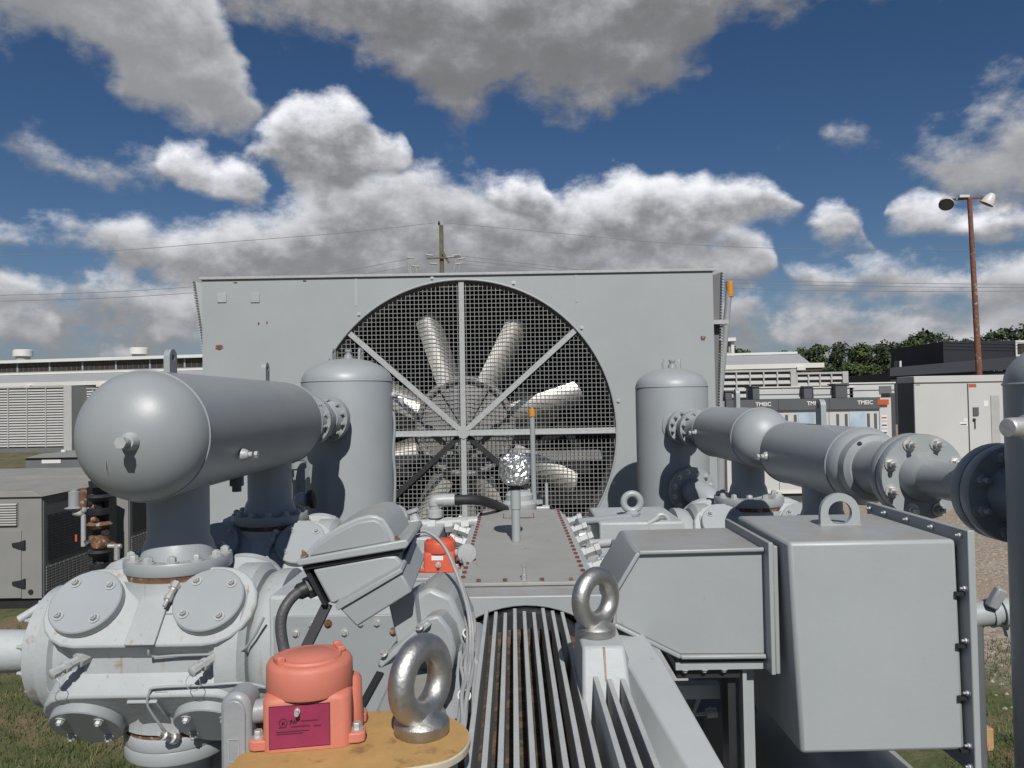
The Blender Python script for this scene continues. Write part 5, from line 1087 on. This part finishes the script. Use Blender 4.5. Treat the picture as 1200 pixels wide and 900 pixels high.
for px, m in ((1048.5, 'dark_bld'), (1050.5, 'dark_bld'), (1055, 'bld_white')): part('roof_pipe', MB().cyl(at(px, 431, Yd + 1), at(px, 423, Yd + 1), .1, 8), m, t)
# ================================================================== floodlight mast
Ym = 40; t = thing('floodlight_mast', 'rusty red steel mast with two round floodlights', 'lamp post', (at(1148, 450, Ym).x, Ym, 0))
top = at(1136, 233, Ym); bot = at(1147.5, 440, Ym); foot = bot + (bot - top) * (bot.z / (top.z - bot.z)); t.location.x = foot.x; OFF[t] = Vector(t.location)
part('mast', MB().lathe(foot, top - foot, [(0.01, .17), ((top - foot).length, .11)], 14), 'rust_pole', t)
part('crossarm', MB().bar(top + Vector((-.75, 0, -.02)), top + Vector((.75, 0, .06)), .12, .10), 'rust_pole', t)
part('ballast', MB().bx(top.x - .62, top.x - .1, Ym - .2, Ym - .06, top.z + .04, top.z + .17), 'lamp_white', t)
for c, d in ((at(1109, 237, Ym), Vector((-.45, -.7, -.75))), (at(1159, 234, Ym), Vector((-.42, .25, -.8)))):
    d.normalize()
    o = part('floodlight', MB().lathe(c - d * .35, d, [(0, 0), (.02, .14), (.15, .22), (.42, .34), (.6, .36)], 24, caps=False), 'lamp_white', t)
    part('lens', MB().lathe(c - d * .35 + d * .55, d, [(0, .345), (.02, .3), (.03, 0)], 24), 'lamp_glass', o); part('arm', MB().cyl(c - d * .3, Vector((top.x + (.7 if c.x > top.x else -.7), Ym, top.z)), .04, 8), 'rust_pole', t)
# ================================================================== power pole and lines
Yp = 62; t = thing('power_pole', 'weathered wooden power pole rising behind the cooler', 'power pole', (at(517, 322, Yp).x, Yp, 0))
tp = at(517, 264, Yp); part('pole', MB().lathe((tp.x, Yp, .002), (0, 0, 1), [(0, .24), (tp.z, .165)], 14), 'wood_pole', t)
part('top_insulator', MB().lathe(at(514.5, 264, Yp), (0, 0, 1), [(0, .05), (.15, .12), (.2, .05), (.3, .09)], 10), 'black_steel', t)
part('bracket', MB().bar(at(519, 296, Yp - .2), at(526, 308, Yp - .2), .2, .2), 'wood_pole', t)
part('crossarm', MB().bar(at(500, 303, Yp - .3), at(540, 301, Yp - .3), .1, .12), 'wood_pole', t)
for px, py in ((481, 302), (487, 312), (503, 299), (508, 309), (534, 299), (541, 303), (538, 309), (528, 301)):
    p = at(px, py, Yp - .3); part('insulator', MB().lathe(p, (1 if px > 517 else -1, 0, .1), [(-.3, .06), (-.2, .1), (-.1, .06), (0, .1), (.1, .06), (.2, .1), (.3, .05)], 10), 'porcelain', t)
for pts in (((481, 303), (479, 315), (484, 323), (500, 325)), ((487, 312), (490, 324)), ((534, 304), (532, 316), (526, 324)), ((539, 308), (537, 317), (528, 324)), ((484, 302), (481, 316), (487, 325))):
    part('jumper', MB().tube([at(x, y, Yp - .35) for x, y in pts], .022, 6, 5), 'porcelain', t)
def line(label, pts, Y0, Y1, r, group='overhead wires'):
    n = len(pts); P = [at(x, y, Y0 + (Y1 - Y0) * i / (n - 1)) for i, (x, y) in enumerate(pts)]
    single('overhead_wire', MB().tube(P, r, 5, 6), 'wire', label, 'wire', group)
line('overhead wire from the power pole top, on the side of the long bottle', [(-150, 304), (0, 300), (130, 294), (260, 284), (400, 273), (510, 261)], 60, Yp, .022)
line('overhead wire from the power pole top, on the side of the floodlight mast', [(521, 261), (640, 272), (800, 286), (960, 292), (1200, 292), (1400, 285)], Yp, 60, .02)
line('upper of two crossarm wires on the side of the long bottle', [(-150, 349), (0, 346), (150, 341), (300, 330), (400, 318), (484, 302)], 60, Yp, .022)
line('lower of two crossarm wires on the side of the long bottle', [(-150, 357), (0, 353), (150, 348), (300, 337), (400, 325), (488, 311)], 60, Yp, .022)
line('upper of three crossarm wires on the floodlight mast side', [(541, 300), (620, 309), (700, 318), (850, 327), (1000, 331), (1200, 333), (1400, 331)], Yp, 60, .02)
line('middle of three crossarm wires on the floodlight mast side', [(542, 305), (620, 313), (700, 321), (850, 331), (1000, 335), (1200, 337), (1400, 335)], Yp, 60, .02)
line('lowest of three crossarm wires on the floodlight mast side', [(540, 309), (620, 318), (700, 327), (850, 337), (1000, 341), (1200, 341), (1400, 338)], Yp, 60, .02)
# ================================================================== generators
def gen_set(label, Xr, Y0, w, dpt, h, side_rows=True):
    t = thing('generator_set', label, 'generator', (Xr - w / 2, Y0 + dpt / 2, 0), 'generators')
    x0 = Xr - w
    part('base', MB().bx(x0, Xr - .03, Y0 + .04, Y0 + dpt - .04, .002, .13), 'black_steel', t)
    part('enclosure', MB().bx(x0, Xr, Y0, Y0 + dpt, .131, h - .05), 'gen_paint', t)
    part('roof', MB().prism([(x0 - .03, Y0 - .03, h - .049), (Xr + .025, Y0 - .03, h - .049), (Xr - .10, Y0 - .03, h + .02), (x0, Y0 - .03, h + .02)], (0, dpt + .06, 0)), 'gen_top', t, bev=.004)
    dr = part('door', MB().bx(Xr - 1.3, Xr - .24, Y0 - .012, Y0 - .0005, .14, h - .45), 'gen_paint', t, bev=.003)
    for zz in (.32, h - .62): part('hinge', MB().prism([(Xr - .26, Y0 - .03, zz - .05), (Xr - .19, Y0 - .03, zz - .055), (Xr - .19, Y0 - .03, zz + .055), (Xr - .26, Y0 - .03, zz + .03), (Xr - .34, Y0 - .03, zz + .02), (Xr - .34, Y0 - .03, zz - .02)], (0, .017, 0)), 'black_steel', dr)
    lv = part('louvre_panel', MB().bx(Xr - 1.2, Xr - .28, Y0 - .008, Y0 - .0005, h - .40, h - .12), 'gen_dark', t)
    for j in range(9): part('slat', MB().box((Xr - .74, Y0 - .018, h - .38 + j * .03), (.45, .015, .006), Matrix.Rotation(R(35), 3, 'X')), 'louver', lv)
    part('port', MB().lathe((Xr - .13, Y0 - .0005, .21), (0, -1, 0), [(0, .03), (.012, .03)], 14), 'black_steel', t)
    sp_ = part('side_panel', MB().bx(Xr + .0005, Xr + .01, Y0 + .03, Y0 + dpt - .03, .14, h - .06), 'gen_dark', t)
    m = MB(); n_ = 14
    for j in range(16):
        for i in range(int((dpt - .1) / .13)):
            y = Y0 + .09 + i * .13; m.bx(Xr + .0105, Xr + .02, y, y + .10, h - .30 - j * .036, h - .288 - j * .036)
    part('vent_slots', m, 'black_steel', sp_, kind='stuff', smooth=False)
    m = MB()
    for j in range(9):
        for i in range(int((dpt - .1) / .09)):
            y = Y0 + .07 + i * .09; m.bx(Xr + .0105, Xr + .018, y, y + .07, .20 + j * .034, .222 + j * .034)
    part('lower_grille', m, 'gen_paint', sp_, kind='stuff', smooth=False)
    return t
a = at(49, 703, 9.3); gx = a.x
gen_set('olive grey generator enclosure with black hinges and side grille', gx, 9.3, 3.2, 1.55, at(49, 577, 9.3).z)
gen_set('olive grey generator enclosure partly hidden by the bottle, behind rusty valves', gx + .02, 11.35, 3.0, 1.55, 1.40)
p = at(30, 553, 14.2); t = thing('low_cabinet', 'low grey cabinet with white nameplate beyond the generator roof', 'cabinet', (p.x + 1, 14.5, 0))
zt = at(60, 533, 14.2).z; part('body', MB().bx(p.x, p.x + 2.6, 14.2, 15.2, .002, zt - .05), 'gen_dark', t); part('lid', MB().prism([(p.x, 14.15, zt - .049), (p.x + 2.6, 14.15, zt - .049), (p.x + 2.6, 14.15, zt + .07), (p.x + .35, 14.15, zt + .03)], (0, 1.1, 0)), 'gen_paint', t)
q = at(60, 541, 14.2); part('nameplate', MB().bx(q.x - .17, q.x + .18, 14.19, 14.1995, q.z - .03, q.z + .035), 'white_label', t); part('lamp', MB().lathe((q.x, 14.6, zt + .03), (0, 0, 1), [(0, .05), (.04, .05)], 10), 'white_label', t)
# rusty valve stack between generator and cylinder
Yr = 6.2; t = thing('valve_stack', 'rusty brown valve stack with pale regulators beside the generator grille', 'valve', at(118, 690, Yr)); t.location.z = 0; OFF[t] = Vector(t.location)
rnd = random.Random(5); bx_ = at(119, 600, Yr)
part('column', MB().bx(bx_.x - .075, bx_.x + .06, Yr, Yr + .12, .002, at(119, 565, Yr).z), 'black_steel', t)
for k in range(7):
    z = at(119, 570 + 16 * k, Yr).z; part('flange', MB().lathe((bx_.x, Yr - .03, z), (0, 0, 1), [(0, .075), (.03, .08 + .02 * (k % 2)), (.05, .08)], 10), 'rust' if k in (3, 4) else 'black_steel', t)
part('valve_body', MB().lathe(at(118, 637, Yr - .05), (0, -1, .1), [(-.1, .05), (0, .07), (.04, .06), (.07, .035)], 10), 'rust', t)
for k in range(9):
    q = at(104 + 26 * rnd.random(), 575 + 95 * rnd.random(), Yr - .03); part('fitting', MB().lathe(q, (rnd.uniform(-1, 1), -.6, rnd.uniform(-.5, .5)), [(0, .022), (.03, .022), (.032, .03), (.05, .03)], 8), rnd.choice(['black_steel', 'rust', 'conduit']), t)
part('regulator', MB().lathe(at(87.5, 598, Yr), (0, 0, 1), [(0, .05), (.02, .075), (.03, .045), (.15, .045), (.155, .028), (.17, .028)], 14), 'conduit', t)
part('regulator_pipe', MB().tube([at(87, 600, Yr), at(96, 601, Yr), at(100, 594, Yr)], .03, 10, 4).cyl(at(98, 594, Yr), at(98, 640, Yr), .02, 10), 'bolt_paint', t)
part('cock', MB().cyl(at(127, 640, Yr - .1), at(142, 640, Yr - .1), .018, 10).cyl(at(137, 638, Yr - .1), at(137, 656, Yr - .1), .022, 10), 'bolt_zinc', t)
part('red_tag', MB().bx(at(94, 630, Yr).x - .008, at(94, 630, Yr).x + .008, Yr - .06, Yr - .055, at(94, 633, Yr).z, at(94, 625, Yr).z), 'red_label', t)
part('small_pipe', MB().cyl(at(98, 572, Yr), at(98, 600, Yr), .03, 10).cyl(at(112, 584, Yr - .05), at(112, 612, Yr - .05), .014, 8).cyl(at(108, 610, Yr - .08), at(114, 608, Yr - .08), .025, 10), 'rust', t)
# ================================================================== trees
def leaf_cluster(seed, h, w, light):
    rnd = random.Random(seed); m = MB(); n = 24; cl = []
    for k in range(n):
        z = h * rnd.uniform(.22, .95); f = math.sin(PI * min(1, (z / h - .12) / .9)) ** .7
        a = rnd.uniform(0, 2 * PI); r = w * f * math.sqrt(rnd.random()) * .85; cl.append((Vector((r * math.cos(a), r * math.sin(a), z)), rnd.uniform(.55, 1.15) * w * .36))
    for c, r in cl:
        for q in range(75):
            d = Vector((rnd.gauss(0, 1), rnd.gauss(0, 1), rnd.gauss(0, .8))).normalized(); p = c + d * r * rnd.uniform(.6, 1.08)
            u = Vector((rnd.gauss(0, 1), rnd.gauss(0, 1), rnd.gauss(0, 1))).normalized(); v = u.cross(d)
            if v.length < .1: continue
            v.normalize(); s = rnd.uniform(.16, .42)
            m.add([p - u * s, p + v * s * .6, p + u * s, p - v * s * .6], [(0, 1, 2, 3)])
    return m, cl
TV = []
for sd in range(5):
    h = 12; m, cl = leaf_cluster(sd + 11, h, 3.4, sd % 2)
    me = mesh_of('crown', m, smooth=False); me.materials.append(M['leaf_light' if sd in (1, 4) else 'leaf_dark'])
    tr = MB().lathe((0, 0, 0), (0, 0, 1), [(0, .32), (.6, .22), (h * .5, .15), (h * .85, .05)], 9)
    for c, r in cl[:9]: tr.tube([Vector((0, 0, c.z * .55)), Vector((c.x * .5, c.y * .5, c.z * .8)), c], [.09] * 3, 5, 1)
    tm = mesh_of('trunk', tr); tm.materials.append(M['bark']); TV.append((me, tm))
rt = random.Random(21)
tr_spots = [(858, 408, 95), (872, 411, 105), (895, 416, 118), (915, 414, 120), (935, 411, 112), (950, 409, 100), (962, 406, 116), (978, 412, 104), (990, 404, 112), (1004, 406, 96), (1018, 407, 108), (1030, 405, 120), (1040, 402, 100), (1054, 404, 112), (1066, 400, 96), (1080, 393, 104), (1094, 392, 112), (1108, 395, 100), (1122, 402, 110), (1140, 400, 118), (1160, 394, 110), (1178, 387, 104), (1192, 386, 100), (1208, 384, 108), (1230, 388, 104), (1255, 392, 110),
            (945, 428, 84), (970, 430, 82), (995, 427, 84), (1022, 428, 86), (1048, 426, 84), (1072, 418, 86), (1096, 414, 84)]
for i, (px, py, Y) in enumerate(tr_spots):
    k = i % 5; me, tm = TV[k]; p = at(px, py, Y); s = p.z / 12 / .98; near = Y < 90
    if near: me, tm = TV[1 if i % 2 else 4]
    t = thing('pine_tree' if 0 else 'tree', 'paler green tree in the near row before the darker wood' if k in (1, 4) or near else 'dark green tree in the wood beyond the factory', 'tree', (p.x, Y, 0), 'paler trees of the wood' if k in (1, 4) or near else 'dark trees of the wood')
    t.scale = (s * rt.uniform(1.0, 1.3), s * rt.uniform(.9, 1.2), s); t.rotation_euler = (0, 0, rt.uniform(0, 6.28))
    for nm, mm in (('crown', me), ('trunk', tm)):
        o = bpy.data.objects.new(nm, mm); C.objects.link(o); o.parent = t
t = None
# ================================================================== grass and pebbles
rg = random.Random(9); m = MB()
for i in range(26000):
    x = rg.uniform(-6.4, -1.9); y = rg.uniform(3.2, 9.0)
    if rg.random() < .5: x = rg.uniform(-4.6, -1.9); y = rg.uniform(3.4, 6.6)
    if math.sin(x * 2.3 + 1) + math.sin(y * 1.9 + x) + rg.uniform(-1.4, 1.4) < -.5: continue
    h = rg.uniform(.02, .075); a = rg.uniform(0, PI); w = .004; dx = math.cos(a) * w; dy = math.sin(a) * w; lx = rg.uniform(-.03, .03); ly = rg.uniform(-.03, .03)
    m.add([(x - dx, y - dy, .001), (x + dx, y + dy, .001), (x + lx, y + ly, h)], [(0, 1, 2)])
for i in range(9000):
    y = rg.uniform(3.6, 7.5); x = y * rg.uniform(.55, .75)
    if math.sin(x * 4 + 1) + math.sin(y * 3) + rg.uniform(-1.2, 1.2) < 0: continue
    h = rg.uniform(.02, .07); a = rg.uniform(0, PI); dx = math.cos(a) * .004; dy = math.sin(a) * .004
    m.add([(x - dx, y - dy, .001), (x + dx, y + dy, .001), (x + rg.uniform(-.03, .03), y + rg.uniform(-.03, .03), h)], [(0, 1, 2)])
o = single('grass', m, 'grass', 'short patchy grass beside the skid', 'grass', kind='stuff', smooth=False)
m = MB()
for i in range(9000):
    x = rg.uniform(2.0, 8.5); y = rg.uniform(3.4, 15.5)
    if x < .45 * y or y < 6.5 + rg.uniform(-1, 1): continue
    r = rg.uniform(.008, .028); q = [Vector((rg.uniform(.6, 1), 0, 0)), Vector((0, rg.uniform(.6, 1), 0)), Vector((-rg.uniform(.6, 1), 0, 0)), Vector((0, -rg.uniform(.6, 1), 0)), Vector((0, 0, rg.uniform(.4, .8)))]
    m.add([Vector((x, y, 0)) + p * r for p in q], [(0, 1, 4), (1, 2, 4), (2, 3, 4), (3, 0, 4)])
single('gravel', m, 'pebble', 'loose tan gravel stones in the yard', 'gravel', kind='stuff', smooth=False)
